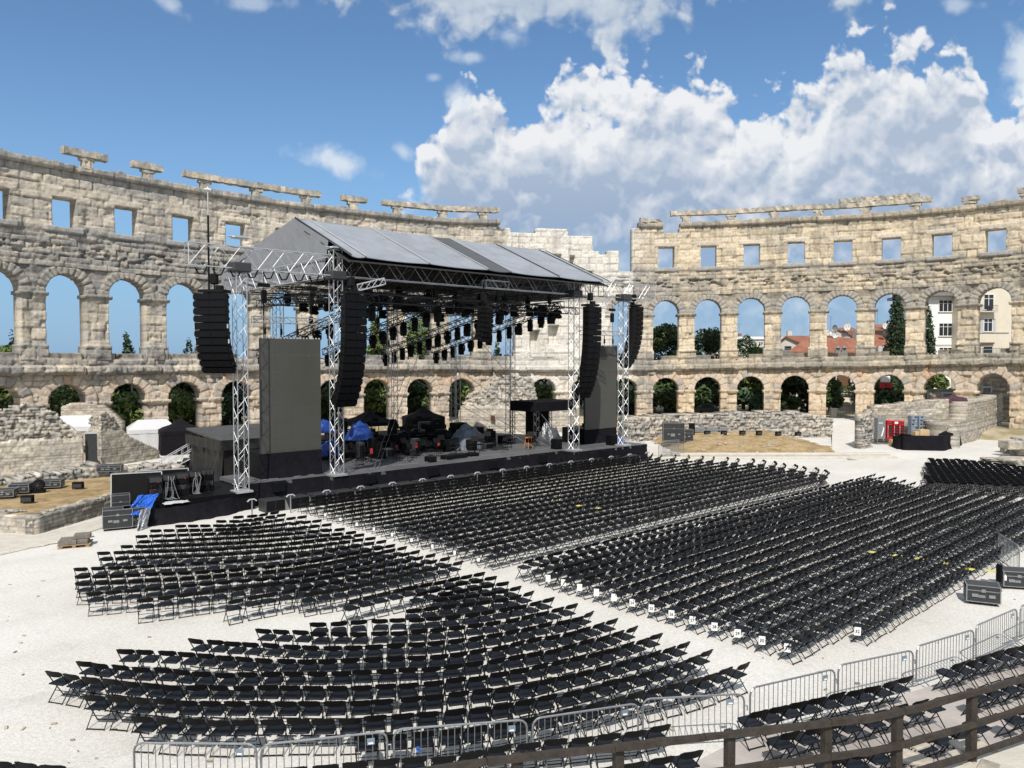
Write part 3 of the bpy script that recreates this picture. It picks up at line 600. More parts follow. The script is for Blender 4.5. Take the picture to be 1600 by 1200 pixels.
# tumbled stones at the right edge
for i, (px, py, w, h, d, lab) in enumerate([(1592, 712, 3.4, 1.6, 2.2, 'broken stone block stack, tallest at the right edge'), (1575, 708, 1.6, 1.1, 1.5, 'upright pale stone block left of the tallest stack'), (1590, 726, 4.4, .55, 1.8, 'flat slab pile in front of the stack at right edge'),
      (1560, 722, 2.6, .35, 1.4, 'low flat stone slabs beside the gravel path'), (1545, 719, 1.4, .2, 1.0, 'thin slab lying at the tip of the rubble by the path'), (1598, 736, 3.2, .75, 1.2, 'long grey stone bench block behind the right chairs')]):
    p = G(px, py); r0 = thing('rubble_stones', lab, 'stones', p)
    for k in range(5 if h > .3 else 3):
        mb = MB(); s = random.uniform(.5, .9); hh = h*random.uniform(.3, .5)
        mb.box((random.uniform(-.3, .3)*w*.6, random.uniform(-.2, .3)*d, min(h-hh/2, hh/2+k*h*.2)), (w*s*.7, d*s*.7, hh), random.uniform(-.3, .3), bev=.08, rx=random.uniform(-.08, .08)); mb.build('stone_slab', 'crown', r0)
# ------------------------------------------------------------------ the stage, built in its own frame: x along the front edge, y towards the back
SF = Vector((-9.96, 44.3, 0)); SA = R(42)
SM = Matrix.Translation(SF) @ Matrix.Rotation(SA, 4, 'Z')
def S(s, d, z=0.0): return SM @ Vector((s, d, z))
ORD = ['', 'first', 'second', 'third', 'fourth', 'fifth', 'sixth', 'seventh', 'eighth', 'ninth', 'tenth', 'eleventh', 'twelfth', 'thirteenth', 'fourteenth', 'fifteenth', 'sixteenth', 'seventeenth', 'eighteenth', 'nineteenth', 'twentieth',
       'twenty-first', 'twenty-second', 'twenty-third', 'twenty-fourth', 'twenty-fifth', 'twenty-sixth', 'twenty-seventh', 'twenty-eighth', 'twenty-ninth', 'thirtieth', 'thirty-first', 'thirty-second', 'thirty-third', 'thirty-fourth', 'thirty-fifth', 'thirty-sixth', 'thirty-seventh', 'thirty-eighth', 'thirty-ninth', 'fortieth']
def truss(mb, p0, p1, w=.5, h=.5, step=.6, rc=.028, rd=.016, up=(0, 0, 1), m=None, n=4):
    p0 = Vector(p0); p1 = Vector(p1); ax = (p1-p0); L = ax.length; ax.normalize(); up = Vector(up); sd = ax.cross(up).normalized(); up = sd.cross(ax).normalized()
    c = [sd*(a*w/2)+up*(b*h/2) for a, b in ((-1, -1), (1, -1), (1, 1), (-1, 1))]
    for q in c: mb.bar(p0+q, p1+q, rc, n, m)
    k = max(2, int(round(L/step)))
    for i in range(k):
        a = p0+ax*(L*i/k); b = p0+ax*(L*(i+1)/k)
        for j in range(4):
            q, r = c[j], c[(j+1) % 4]
            if i % 2: q, r = r, q
            mb.bar(a+q, b+r, rd, 3, m, cap=False)
    for i in (0, k):
        a = p0+ax*(L*i/k)
        for j in range(4): mb.bar(a+c[j], a+c[(j+1) % 4], rd*1.2, 3, m, cap=False)
    return mb
DZ = 1.25
# platform
st = thing('stage_platform', 'wide black draped concert stage platform under the grey canvas roof', 'stage', SF, SA)
front = [(-7.6, .9), (-5.2, .9), (-.5, .75), (-.5, .0), (18.5, .15), (18.5, -1.1), (26.8, -1.3)]
mb = MB(); mb.prism(front[1:]+[(26.8, 6), (23, 16.8), (2.7, 16.8), (2.7, 9.0), (-1.0, 9.0), (-1.0, 5.2), (-5.2, 4.6)], 1.05, DZ); mb.build('deck', 'deck', st)
def drape(name, pts, z0, z1, m='cloth', parent=None, amp=.10, out=.02, sag=.0, wl=2.2, res=.13, flare=.25, seed=0):
    P = np.array(pts, float); sl = np.concatenate([[0], np.cumsum(np.hypot(*np.diff(P, axis=0).T))]); n = int(sl[-1]/res)+2; k = max(4, int((z1-z0)/.14)+1)
    u, v = np.meshgrid(np.linspace(0, sl[-1], n), np.linspace(0, 1, k), indexing='ij'); x = np.interp(u, sl, P[:, 0]); y = np.interp(u, sl, P[:, 1])
    dr = np.diff(P, axis=0); dr /= np.hypot(*dr.T)[:, None]; i = np.clip(np.searchsorted(sl, u, 'right')-1, 0, len(dr)-1); nx, ny = dr[i, 1], -dr[i, 0]
    f = (fbm(u+v*.9, v*.7, wl, seed+3, 3)-.5)*2*amp*(.4+.8*(1-v))+np.sin(u*wl*3.1+v*2.2+fbm(u, v, .7, seed)*8)*amp*.35*(1-v*.4)+flare*(1-v)**2*.5*(.6+.8*fbm(u, u*0, .5, seed+9))+out
    z = z0+(z1-z0)*v-sag*fbm(u, u*0, .35, seed+5)*v
    Pn = np.stack([x+nx*f, y+ny*f, z], -1).reshape(-1, 3); I = np.arange(n*k).reshape(n, k)
    return np_mesh(name, Pn, [np.stack([I[:-1, :-1].ravel(), I[1:, :-1].ravel(), I[1:, 1:].ravel(), I[:-1, 1:].ravel()], 1)], m, parent, smooth=True)
drape('front_skirt', front[1:]+[(26.9, 5)], -.02, DZ+.0, 'cloth', st, .07)
mb = MB(); mb.box((-6.9, 2.3, .52), (3.6, 4.6, .94)); mb.box((-9.2, 1.2, .45), (1.6, 3.0, .82)); mb.build('side_wing', 'black', st)
drape('wing_skirt', [(-10.9, 2.6), (-10.6, -.6), (-8.4, -.75), (-6.4, -.2), (-5.1, .75)], -.02, 1.0, 'cloth', st, .16, flare=.5, seed=4, sag=.3)
for s in (1.9, 6.5, 11.5, 16.2, 21.5, -3.4): MB().box((s, (-.24 if s < 18 else -1.44)+(.95 if s < -1 else 0), .93), (.70, .20, .55), bev=.02).build('edge_speaker', 'grille', st)
for s in np.arange(-4, 26, 2.4): MB().box((s, 1.6 if s < 18.5 else -.6, DZ+.02), (1.9, .06, .03)).build('edge_strip', 'grey', st)
mb = MB(); mb.box((9.2, 9.6, DZ+.2), (14, 5.5, .4)); mb.box((9.2, 13.8, DZ+.4), (14, 3.2, .8)); mb.build('orchestra_riser', 'black', st)
# roof
rf = thing('stage_roof', 'grey pitched canvas stage roof carried on aluminium lattice towers', 'stage roof', SF, SA)
EV, RD, RE = (-1.4, 13.85), (5.4, 16.87), (17.1, 14.75)
def panel(name, s0, s1, a, b, m, sag=.12, th=.05, parent=rf, n=8):
    P = []; q = 10
    for j in (0, 1):
        for i in range(q+1):
            for k in range(n+1):
                s = lerp(s0, s1, i/q); t = k/n; g = sag*math.sin(math.pi*i/q)*(.5+.5*math.sin(math.pi*t)); P.append((s, lerp(a[0], b[0], t), lerp(a[1], b[1], t)-g-j*th))
    W = n+1; H = (q+1)*W; F = []
    for i in range(q):
        for k in range(n): x = i*W+k; F += [(x, x+W, x+W+1, x+1), (H+x, H+x+1, H+x+W+1, H+x+W)]
    for i in range(q): F += [(i*W, H+i*W, H+i*W+W, i*W+W), (i*W+n, i*W+W+n, H+i*W+W+n, H+i*W+n)]
    for k in range(n): F += [(k, k+1, H+k+1, H+k), (q*W+k, H+q*W+k, H+q*W+k+1, q*W+k+1)]
    return MB().add(P, F).build(name, m, parent, smooth=False)
cuts = [0, .95, 5.4, 10.05, 12.06, 16.6, 21.2, 21.95]
for i, (a, b) in enumerate(zip(cuts[:-1], cuts[1:])): panel('roof_panel', a+.03, b-.03, EV, RD, 'canvasd' if i == 3 else 'canvas')
for c in cuts:
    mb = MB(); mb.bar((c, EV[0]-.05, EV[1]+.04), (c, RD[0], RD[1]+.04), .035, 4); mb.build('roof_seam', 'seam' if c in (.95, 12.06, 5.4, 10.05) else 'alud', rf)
panel('roof_panel', 0, 21.95, RD, RE, 'canvas', .15, n=10)
panel('roof_shade_sheet', .1, 21.85, (EV[0]+.2, EV[1]-.27), (RD[0], RD[1]-.33), 'shade_sheet', .05, n=4); panel('roof_shade_sheet', .1, 21.85, (RD[0], RD[1]-.33), (RE[0]-.1, RE[1]-.35), 'shade_sheet', .05, n=4)  # dark sheets added below the canvas to blacken its ground-lit underside
def gable(s, name):
    P = [(1.07, 14.95), (5.4, 16.84), (17.1, 14.72), (17.2, 12.75), (12, 12.95), (6.5, 12.85), (1.7, 12.95)]
    # subdivide for slack in the canvas
    bmm = bmesh.new(); vs = [bmm.verts.new((s, p[0], p[1])) for p in P]; bmm.faces.new(vs); bmesh.ops.triangulate(bmm, faces=bmm.faces[:]); bmesh.ops.subdivide_edges(bmm, edges=bmm.edges[:], cuts=5, use_grid_fill=True)
    for v in bmm.verts: v.co.x += .14*(float(fbm(v.co.y, v.co.z, .5, 3, 3))-.5)+(.10*math.sin(v.co.y*3+v.co.z) if v.co.z < 13.4 else 0)
    me = bpy.data.meshes.new(name); bmm.to_mesh(me); bmm.free(); me.materials.append(MT['gable']); o = bpy.data.objects.new(name, me); COL.objects.link(o); o.parent = rf
gable(-.05, 'gable_canvas'); gable(22.0, 'gable_canvas')
TW = [(0, .35, 14.3), (19.2, -.4, 13.75), (2.3, 12.8, 13), (12.0, 12.8, 13), (18.4, 12.8, 13), (21.5, 9.2, 13), (-5.7, .3, 13.0), (24.5, -.7, 13.0)]
for s, d, h in TW:
    mb = MB(); z0 = DZ if not s == -5.7 else .95; truss(mb, (s, d, z0+.1), (s, d, h), .56, .56, .62, .028, .015, up=(0, 1, 0)); mb.box((s, d, z0+.06), (.9, .9, .1)); t = mb.build('tower', 'alu', rf)
    if s in (0, 19.2, -5.7, 24.5):
        MB().box((s, d, 12.85), (.95, .95, .5), bev=.05).build('sleeve_block', 'alud', t)
        m2 = MB(); zt = 13.85 if s > 19 and s < 20 else 14.45; m2.box((s, d, zt), (.7, .7, .10)); m2.bar((s-.6, d, zt), (s+.6, d, zt), .05); m2.build('tower_head', 'alu', t)
def tr(name, p0, p1, w=.55, h=1.15, step=.95, m='alu', rc=.036, rd=.022, parent=rf):
    mb = MB(); truss(mb, p0, p1, w, h, step, rc, rd); return mb.build(name, m, parent)
tr('front_truss', (.3, .35, 13.4), (21.9, -.1, 13.4)); tr('rear_truss', (0, 16.6, 13.5), (21.9, 16.6, 13.5)); tr('side_truss', (.1, .6, 13.4), (.1, 16.5, 13.4)); tr('side_truss', (21.8, .6, 13.4), (21.8, 16.5, 13.4))
tr('speaker_truss', (-8.4, .3, 13.35), (-.3, .35, 13.4)); tr('speaker_truss', (22.2, -.4, 13.4), (28.0, -.8, 13.4))
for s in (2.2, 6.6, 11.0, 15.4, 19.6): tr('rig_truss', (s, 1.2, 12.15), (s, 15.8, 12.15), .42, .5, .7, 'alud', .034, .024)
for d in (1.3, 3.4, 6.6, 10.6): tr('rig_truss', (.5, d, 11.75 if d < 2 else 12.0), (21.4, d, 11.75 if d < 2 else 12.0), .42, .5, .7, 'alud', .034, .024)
for s in (4.4, 8.8, 13.2, 17.6): tr('cross_truss', (s, .6, 13.3), (s, 16.4, 13.3), .5, .8, 1.1, 'alud')  # cross trusses coloured dark for the shade under the roof
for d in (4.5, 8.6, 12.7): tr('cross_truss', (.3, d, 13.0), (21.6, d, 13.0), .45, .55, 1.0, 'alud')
for s in np.arange(0, 22.1, 4.4):
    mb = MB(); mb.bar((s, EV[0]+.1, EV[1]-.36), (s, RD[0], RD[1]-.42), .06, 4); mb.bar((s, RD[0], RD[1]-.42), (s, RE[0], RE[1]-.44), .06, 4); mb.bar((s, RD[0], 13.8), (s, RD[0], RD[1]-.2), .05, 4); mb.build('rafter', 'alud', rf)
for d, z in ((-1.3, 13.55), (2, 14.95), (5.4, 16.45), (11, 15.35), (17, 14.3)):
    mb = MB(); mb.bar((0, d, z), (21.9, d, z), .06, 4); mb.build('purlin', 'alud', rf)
mb = MB(); mb.box((10.9, -.55, 13.35), (2.2, .5, 1.0)); o = MB()
tr('bracket_truss', (10.4, -.6, 13.0), (12.4, -.6, 13.0), .4, .5, .5, 'alu', .026, .015); tr('bracket_truss', (.6, -1.1, 12.1), (1.9, -1.9, 12.5), .35, .35, .4, 'alu', .024, .014); tr('bracket_truss', (20.2, -.8, 11.9), (21.6, -1.5, 12.2), .35, .35, .4, 'alu', .024, .014)
mb = MB()                                               # slack power cables along the trusses
for k in range(9):
    a = Vector((-8+k*.9, .3, 12.7)); mb.path([a, a+Vector((.22, .1, -.32)), a+Vector((.45, 0, -.28)), a+Vector((.62, 0, .1))], .045, 4)
for a, b, sg in (((3, 13, 9.5), (9, 12, 8.7), 1.1), ((12.2, 12.8, 10.5), (16, 10, 9.5), .9), ((1, .6, 12.7), (6, 4, 10.3), .8)):
    a, b = Vector(a), Vector(b); mb.path([a.lerp(b, t/10)+Vector((0, 0, -sg*4*(t/10)*(1-t/10))) for t in range(11)], .04, 4)
mb.build('slack_cable', 'tubeb', rf)
mb = MB()                                               # guy wires
for a, b in (((3.0, 1.2, DZ), (15.5, 14.5, 9.6)), ((3.3, 1.2, DZ), (16.2, 14.5, 9.6)), ((22.2, 6, 2.2), (17, 13, 8.2)), ((17.5, 1.5, DZ), (11.5, 9, 6.5)), ((19.5, 2.4, DZ), (16, 8, 4.5)), ((20, 3, 3), (18.4, 12.6, 12))):
    mb.bar(a, b, .022, 4)
mb.build('guy_wire', 'steel', rf)
for k in range(34):                                     # clusters of small lamps and boxes in the roof grid
    s, d = random.uniform(1.0, 21.0), random.choice((1.3, 3.4, 6.6, 10.6)); mb = MB(); z = random.uniform(11.35, 11.7)
    for x in (-.16, .16):
        for zz in (-.16, .16): mb.bar((s+x, d-.12, z+zz), (s+x, d+.16, z+zz), .15, 8)
    mb.box((s, d+.1, z+.05), (.55, .12, .62)); mb.build('blinder_lamp', 'black', rf)
# mast on the left truss
mt = thing('antenna_mast', 'thin black mast with small white head rising above the left speaker truss', 'mast', S(-7.3, .3, 13.9), SA)
mb = MB(); mb.bar((0, 0, -3.2), (0, 0, 1.5), .05, 6); mb.build('pole', 'tubeb', mt); mb = MB(); mb.bar((0, 0, 1.5), (0, 0, 2.8), .03, 6); mb.build('upper_pole', 'greyl', mt); mb = MB(); mb.box((0, 0, 2.82), (.30, .16, .08), bev=.02); mb.bar((0, 0, 2.82), (0, 0, 2.95), .04, 6); mb.build('head', 'white', mt)

# line arrays
def line_array(label, s, d, ztop, n, w, h, dep, face, bend, cab_tilt0=0, two=True):
    """face: heading of the fronts (radians from stage x axis), bend: total downward tilt of the lowest cabinet"""
    root = thing('line_array', label, 'line array', S(s, d, ztop), SA+face+math.pi/2, 'hanging line arrays')    # local -y is the front
    mb = MB(); mb.box((0, .1, .12), (w*.8, dep*1.1, .14)); mb.bar((0, .1, .15), (0, .1, 1.6), .04); mb.box((0, .1, .75), (.34, .34, .55), bev=.05); mb.box((.28, .1, .30), (.35, .3, .25), bev=.04); mb.build('rigging_frame', 'tubeb', root)
    y, z, a = 0.0, 0.0, 0.0
    for i in range(n):
        a = bend*(i/(n-1))**2.2; c, q = math.cos(a), math.sin(a)
        def P(x, yy, zz): return (x, y+yy*c-zz*q*-1*-1, z+zz*c+yy*q)
        m2 = MB(); hw = w/2; fr = -dep*.5; bk = dep*.5; nb = .72
        V = [P(-hw, fr, -h+.012), P(hw, fr, -h+.012), P(hw*nb, bk, -h*.985), P(-hw*nb, bk, -h*.985), P(-hw, fr, -.012), P(hw, fr, -.012), P(hw*nb, bk, -h*.015), P(-hw*nb, bk, -h*.015)]
        m2.add(V, [(0, 3, 2, 1), (4, 5, 6, 7), (0, 1, 5, 4), (1, 2, 6, 5), (2, 3, 7, 6), (3, 0, 4, 7)], 'black')
        for x0, x1 in ((-hw+.03, -.03), (.03, hw-.03)) if two else ((-hw+.03, hw-.03),):
            m2.add([P(x0, fr-.02, -h+.05), P(x1, fr-.02, -h+.05), P(x1, fr-.02, -.05), P(x0, fr-.02, -.05), P(x0, fr+.01, -h+.05), P(x1, fr+.01, -h+.05), P(x1, fr+.01, -.05), P(x0, fr+.01, -.05)], [(0, 1, 2, 3), (4, 5, 1, 0), (3, 2, 6, 7), (0, 3, 7, 4), (1, 5, 6, 2)], 'grille')
        o = m2.build('cabinet', None, root)
        for sg in (-1, 1):
            m3 = MB(); b0 = P(sg*(hw+.03), fr+.08, -h*.5); m3.box(b0, (.06, .10, h*.55)); b1 = P(sg*(hw*.85+.04), 0, -h*.5); m3.box(b1, (.06, .22, h*.35))
            m3.build('side_handle', 'greyl' if i in (4, 6) and two and n == 11 else 'tubeb', o)
        y += h*q*.96; z -= h*c*.985
    return root
FN = -math.pi/2
line_array('left outer black line array facing the near side, hung outside the left tower', -7.15, .1, 11.4, 11, 1.72, .375, .8, FN+R(-48), R(38))
line_array('tall left main black line array hanging in front of the left tower', .15, -1.25, 11.65, 15, 1.42, .43, .75, FN+R(6), R(30))
line_array('tall right main black line array hanging before the right screen', 20.1, -1.3, 11.9, 16, 1.42, .43, .75, FN+R(0), R(30))
line_array('right outer black line array seen edge on beyond the right tower', 26.4, -.3, 12.2, 13, 1.5, .38, .8, FN+R(62), R(40))
line_array('short centre black line array hanging under the roof front', 10.2, -.9, 11.3, 7, 1.1, .30, .7, FN+R(22), R(24))

# screens
def screen(label, s0, s1, d, z0, z1):
    w = s1-s0; root = thing('led_screen', label, 'LED screen', S((s0+s1)/2, d, z0), SA, 'side LED screens')
    nx, nz = 4, 7
    for i in range(nx):
        for j in range(nz):
            mb = MB(); cw, ch = w/nx, (z1-z0)/nz; mb.box((-w/2+(i+.5)*cw, 0, (j+.5)*ch), (cw-.004, .10, ch-.004)); mb.build('screen_module', 'screen', root)
    mb = MB()
    for x in np.linspace(-w/2+.2, w/2-.2, 3): mb.bar((x, .25, -1.3), (x, .25, z1-z0+.05), .05, 4)
    for z in (.5, 3, 5.5): mb.bar((-w/2, .25, z), (w/2, .25, z), .04, 4)
    mb.build('support_frame', 'tubeb', root)
    mb = MB()
    for x in np.arange(-w/2+.1, w/2, .2): mb.box((x, 0, z1-z0+.04), (.07, .08, .08))
    mb.build('top_clips', 'greyl', root)
    tz = z1-z0+.75; mb = MB(); truss(mb, (-w/2-.3, .1, tz+.3), (w/2+.6, .1, tz+.3), .35, .35, .5, .03, .018); mb.build('hanging_truss', 'alu', root)
    mb = MB()
    for x in (-w/2+.4, -.5, .5, w/2-.4): mb = MB(); mb.bar((x, .1, z1-z0), (x, .1, tz+.1), .03, 4); mb.box((x, .1, tz-.35), (.10, .10, .35)); mb.build('hanger', 'tubeb', root)
    for x in (-w/2+.35, w/2-.5): mb = MB(); mb.bar((x, .1, tz+.4), (x, .1, 12.9-z0), .02, 4); mb.box((x, .1, tz+1.6), (.28, .28, .75), bev=.05); mb.box((x, .1, tz+2.25), (.7, .2, .22), bev=.04); mb.build('chain_hoist', 'tubeb', root)
    return root
screen('large blank grey LED screen left of the stage opening', -3.95, -.2, 1.9, 2.56, 9.2)
screen('large blank grey LED screen right of the stage, partly behind the line array', 22.9, 26.8, 1.9, 2.4, 9.1)
bl = thing('screen_base', 'black boxed base under the left LED screen', 'base', S(-2.1, 2.5, DZ), SA); mb = MB(); mb.box((0, .6, .72), (3.6, 2.6, 1.42)); mb.build('body', 'black', bl); drape('cover', [(-1.95, -.72), (1.85, -.72)], 0, 1.45, 'cloth', bl, .06, out=.06)
bl = thing('screen_base', 'black boxed base under the right LED screen', 'base', S(24.8, 2.6, DZ), SA); mb = MB(); mb.box((0, .6, .62), (3.8, 2.4, 1.22)); mb.build('body', 'black', bl); drape('cover', [(-2, -.66), (1.95, -.66)], 0, 1.25, 'cloth', bl, .06, out=.06)

# raked lighting trusses with moving heads
hd = thing('moving_light', '', 'stage light', (0, 0, 0), 0, 'moving lights under the stage roof')
mb = MB(); mb.box((0, 0, -.16), (.46, .30, .20), bev=.03); mb.bar((0, 0, -.06), (0, 0, .12), .03); mb.build('base', 'black', hd)
mb = MB(); mb.box((-.27, 0, -.45), (.07, .16, .52), bev=.02); mb.box((.27, 0, -.45), (.07, .16, .52), bev=.02); mb.box((0, 0, -.27), (.56, .18, .08)); mb.build('yoke', 'black', hd)
mb = MB(); mb.lathe([(.15, .20), (.23, .10), (.25, -.2), (.21, -.40), (.23, -.52), (.17, -.55)], (0, 0, -.50), 10); mb.build('head', 'plastic', hd)
used_head = [False]
def hang(p, label, rz, sc=1.0):
    if not used_head[0]: used_head[0] = True; hd.location = p; hd.rotation_euler = (0, 0, rz); hd['label'] = label; hd.scale = (sc,)*3; return hd
    return dup(hd, p, rz, label, scale=(sc,)*3)
rk = [('leftmost', 3.0, 11.7, 8.5, 16, 10), ('second', 8.0, 11.8, 8.6, 15, 12), ('third', 13.4, 11.8, 8.6, 15, 13), ('rightmost', 18.6, 12.0, 8.8, 15, 13)]
for nm, s, za, zb, dl, nl in rk:
    root = thing('lighting_truss', nm+' raked black lighting truss sloping down to the back of the stage', 'lighting truss', S(s, .8, za), SA, 'raked lighting trusses')
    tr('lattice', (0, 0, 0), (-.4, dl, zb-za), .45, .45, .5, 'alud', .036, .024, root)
    mb = MB()
    for t in (.05, .5, .95): mb.bar((-.4*t, dl*t, (zb-za)*t), (-.4*t, dl*t, 13.2-za), .03, 4); mb.box((-.4*t, dl*t, (zb-za)*t+.6), (.25, .25, .5), bev=.04)
    mb.path([(-.4*t/12, dl*t/12, (zb-za)*t/12-.25-.2*(t % 2)) for t in range(13)], .04, 4)
    mb.build('hoist_chains', 'tubeb', root)
    for i in range(nl):
        t = .03+.94*i/(nl-1); p = S(s-.4*t, .8+dl*t, za+(zb-za)*t-.24); q = SA+random.uniform(-.5, .5)
        hang(p, f'black moving light, {ORD[i+1]} from the front on the {nm} raked truss', q, .95)
        if i % 3 == 0 and i < nl-1:
            hang(S(s-.4*t+.35, .8+dl*(t+.045), za+(zb-za)*(t+.045)-.3), f'smaller black light beside the {ORD[i+1]} moving light on the {nm} raked truss', q+1.4, .72)
for k, s in enumerate(np.arange(2.4, 21.4, 2.4)):
    hang(S(s, 4.6, 12.95), f'black light under the roof front, {ORD[k+1]} from the left in its row', random.uniform(0, 3), .9)
for k, s in enumerate(np.arange(3.0, 21, 2.6)):
    hang(S(s, 12.7, 12.8), f'black light at the back of the roof, {ORD[k+1]} from the left in its row', random.uniform(0, 3), .9)

# bass cabinets along the foot of the stage, and the barrier struts in front
sub = thing('bass_speaker', '', 'speaker', (0, 0, 0), 0, 'bass speakers along the stage foot')
mb = MB(); mb.box((0, 0, .33), (1.12, .85, .62), bev=.02); mb.build('cabinet', 'fish', sub); mb = MB(); mb.box((-.26, -.43, .33), (.48, .03, .52)); mb.box((.26, -.43, .33), (.48, .03, .52)); mb.build('grille', 'grille', sub)
mb = MB(); mb.slab([(.56, -.42, .02), (.80, -.42, .02), (.56, -.42, .60)], (0, .04, 0)); mb.build('wedge', 'grey', sub)
for i in range(22):
    s = -4.6+i*1.37; d = -1.35-.028*s+.25; p = S(s, d); lab = f'black bass speaker, {ORD[i+1]} from the left in the row at the stage foot'
    if i == 0: sub.location = p; sub.rotation_euler = (0, 0, SA+R(1.2)); sub['label'] = lab
    else: dup(sub, p, SA+R(1.2), lab)
stt = thing('barrier_strut', '', 'barrier strut', (0, 0, 0), 0, 'struts of the front barrier')
mb = MB(); mb.bar((0, 0, 0), (0, 0, .92), .035, 6); mb.build('post', 'steel', stt); mb = MB(); mb.path([(-.24, 0, .86), (-.12, 0, .96), (.12, 0, .96), (.24, 0, .86)], .035, 5); mb.build('cross_bar', 'greyl', stt)
for i in range(16):
    s = -6.2+i*2.05; d = -2.35-.03*s; p = S(s, d); lab = f'short T-topped metal strut, {ORD[i+1]} from the left before the bass speakers'
    if i == 0: stt.location = p; stt.rotation_euler = (0, 0, SA); stt['label'] = lab
    else: dup(stt, p, SA, lab)

# left of the stage: covered box, racks, lid, cases, tarpaulins
bx = thing('covered_box', 'big black tarpaulin covered booth behind the left LED screen', 'booth', S(-2.5, 9.3, 0), SA)
P = [(-.6, 0), (4.4, 0), (4.4, 5.6), (-.6, 5.6)]
mb = MB(); mb.prism(P, 0.05, 2.75); mb.build('body', 'black', bx)
drape('side_sheet', [(-.65, 5.65), (-.65, -.05)], 0, 2.9, 'tarpb', bx, .26, flare=.75, seed=2, wl=1.0); drape('side_sheet', [(-.65, -.05), (4.65, -.05)], 0, 2.9, 'tarpb', bx, .12, flare=.15, seed=6, wl=1.0)
mb = MB(); mb.add([(-.95, -.3, 2.72), (4.8, -.3, 2.72), (4.8, 5.8, 3.12), (-.95, 5.8, 3.12), (-.95, -.3, 2.86), (4.8, -.3, 2.86), (4.8, 5.8, 3.26), (-.95, 5.8, 3.26), (1.9, 2.7, 3.55)], [(0, 3, 2, 1), (0, 1, 5, 4), (1, 2, 6, 5), (2, 3, 7, 6), (3, 0, 4, 7), (4, 5, 8), (5, 6, 8), (6, 7, 8), (7, 4, 8)]); mb.build('top_sheet', 'tarpr', bx)
drape('valance', [(-.97, 5.85), (-.97, -.32), (4.8, -.32)], 2.2, 2.85, 'tarpb', bx, .05, flare=.1, seed=8)
rk_ = None
for i in range(5):
    p = S(-9.9+i*.72, .75+.22*i, .9); r0 = thing('amplifier_rack', f'black amplifier rack, {ORD[i+1]} from the left in the row on the side platform', 'rack', p, SA+R(-12), 'amplifier racks beside the stage')
    mb = MB(); mb.box((0, .35, .61), (.66, .8, 1.18), bev=.03); mb.build('body', 'black', r0)
    for k in range(4): mb = MB(); mb.box((0, -.06, .25+.28*k), (.56, .04, .22)); mb.build('amplifier', 'alud' if k % 2 else 'grille', r0)
    mb = MB()
    for k in range(9):
        x, z = random.uniform(-.25, .25), random.uniform(.3, 1.2); mb.path([(x, -.09, z), (x+random.uniform(-.1, .1), -.2, z-.2), (x+random.uniform(-.2, .2), -.22, .12), (x+.2, -.3, .03)], .018, 4)
    mb.build('cables', 'grey' if i % 2 else 'tubeb', r0)
    mb = MB(); mb.box((-.1, -.10, .62), (.09, .03, .06)); mb.box((.12, -.10, .98), (.06, .03, .06)); mb.build('plug', 'redd', r0)
for q, (lab, px, py, w, h, rz, tl) in enumerate([('big black case lid with grey rim leaning at the left end of the racks', 214, 806, 2.35, 2.15, SA-R(18), .22), ('second black case lid standing behind the amplifier racks', 255, 790, 2.6, 1.95, SA-R(16), .10)]):
    p = G(px, py, .0); r0 = thing('case_lid', lab, 'case lid', p, rz); 
    def tlt(x, y, z): return (x, y+z*tl, z)
    mb = MB(); mb.slab([tlt(-w/2, 0, .1), tlt(w/2, 0, .1), tlt(w/2, 0, h), tlt(-w/2, 0, h)], (0, .14, 0)); mb.build('panel', 'black', r0)
    mb = MB(); c = [tlt(-w/2, 0, .1), tlt(w/2, 0, .1), tlt(w/2, 0, h), tlt(-w/2, 0, h), tlt(-w/2, 0, .1)]; mb.path(c, .035, 4); mb.build('rim', 'greyl', r0)
def flight_case(label, p, rz, w=1.2, d=.75, h=.85, group='flight cases', stickers=True, name='flight_case'):
    r0 = thing(name, label, 'flight case', p, rz, group); z0 = .12
    mb = MB(); mb.box((0, 0, z0+h/2), (w, d, h)); mb.build('body', 'fish', r0)
    mb = MB(); e = .021
    for x in (-w/2, w/2):
        for y in (-d/2, d/2): mb.box((x, y, z0+h/2), (e*1.5, e*1.5, h+e))
        for z in (z0, z0+h*.70, z0+h): mb.box((x, 0, z), (e*1.4, d-e*1.5, e*1.2))
    for y in (-d/2, d/2):
        for z in (z0, z0+h*.70, z0+h): mb.box((0, y, z), (w-e*1.5, e*1.4, e*1.2))
    mb.build('edging', 'grey' if group != 'flight cases' else 'steel', r0)
    for x in (-w/2+.12, w/2-.12):
        for y in (-d/2+.1, d/2-.1): mb = MB(); mb.bar((x-.02, y, .06), (x+.02, y, .06), .06, 8); mb.build('castor', 'tubeb', r0)
    mb = MB(); mb.box((-w*.25, -d/2-.015, z0+h*.4), (.18, .03, .10)); mb.box((w*.25, -d/2-.015, z0+h*.4), (.18, .03, .10)); mb.box((0, -d/2-.015, z0+h*.72), (.12, .03, .10)); mb.build('latch', 'steel', r0)
    if stickers:
        mb = MB(); mb.box((w/2+.008, -.05, z0+h*.36), (.016, d*.5, h*.28)); mb.box((-w/2-.008, 0, z0+h*.36), (.016, d*.5, h*.30)); mb.box((-w*.05, -d/2-.008, z0+h*.36), (w*.2, .016, h*.16)); mb.build('label_plate', 'grey', r0)
    return r0
flight_case('black flight case on castors left of the silver sheet', G(184, 826), SA-R(14), 1.25, .9, .85)
flight_case('black flight case half under the silver sheet', G(209, 823), SA-R(14), .9, .9, .85)
flight_case('grey edged flight case top behind the blue tarpaulin', S(-11.3, 1.6, .05), SA-R(14), .8, .7, 1.15)
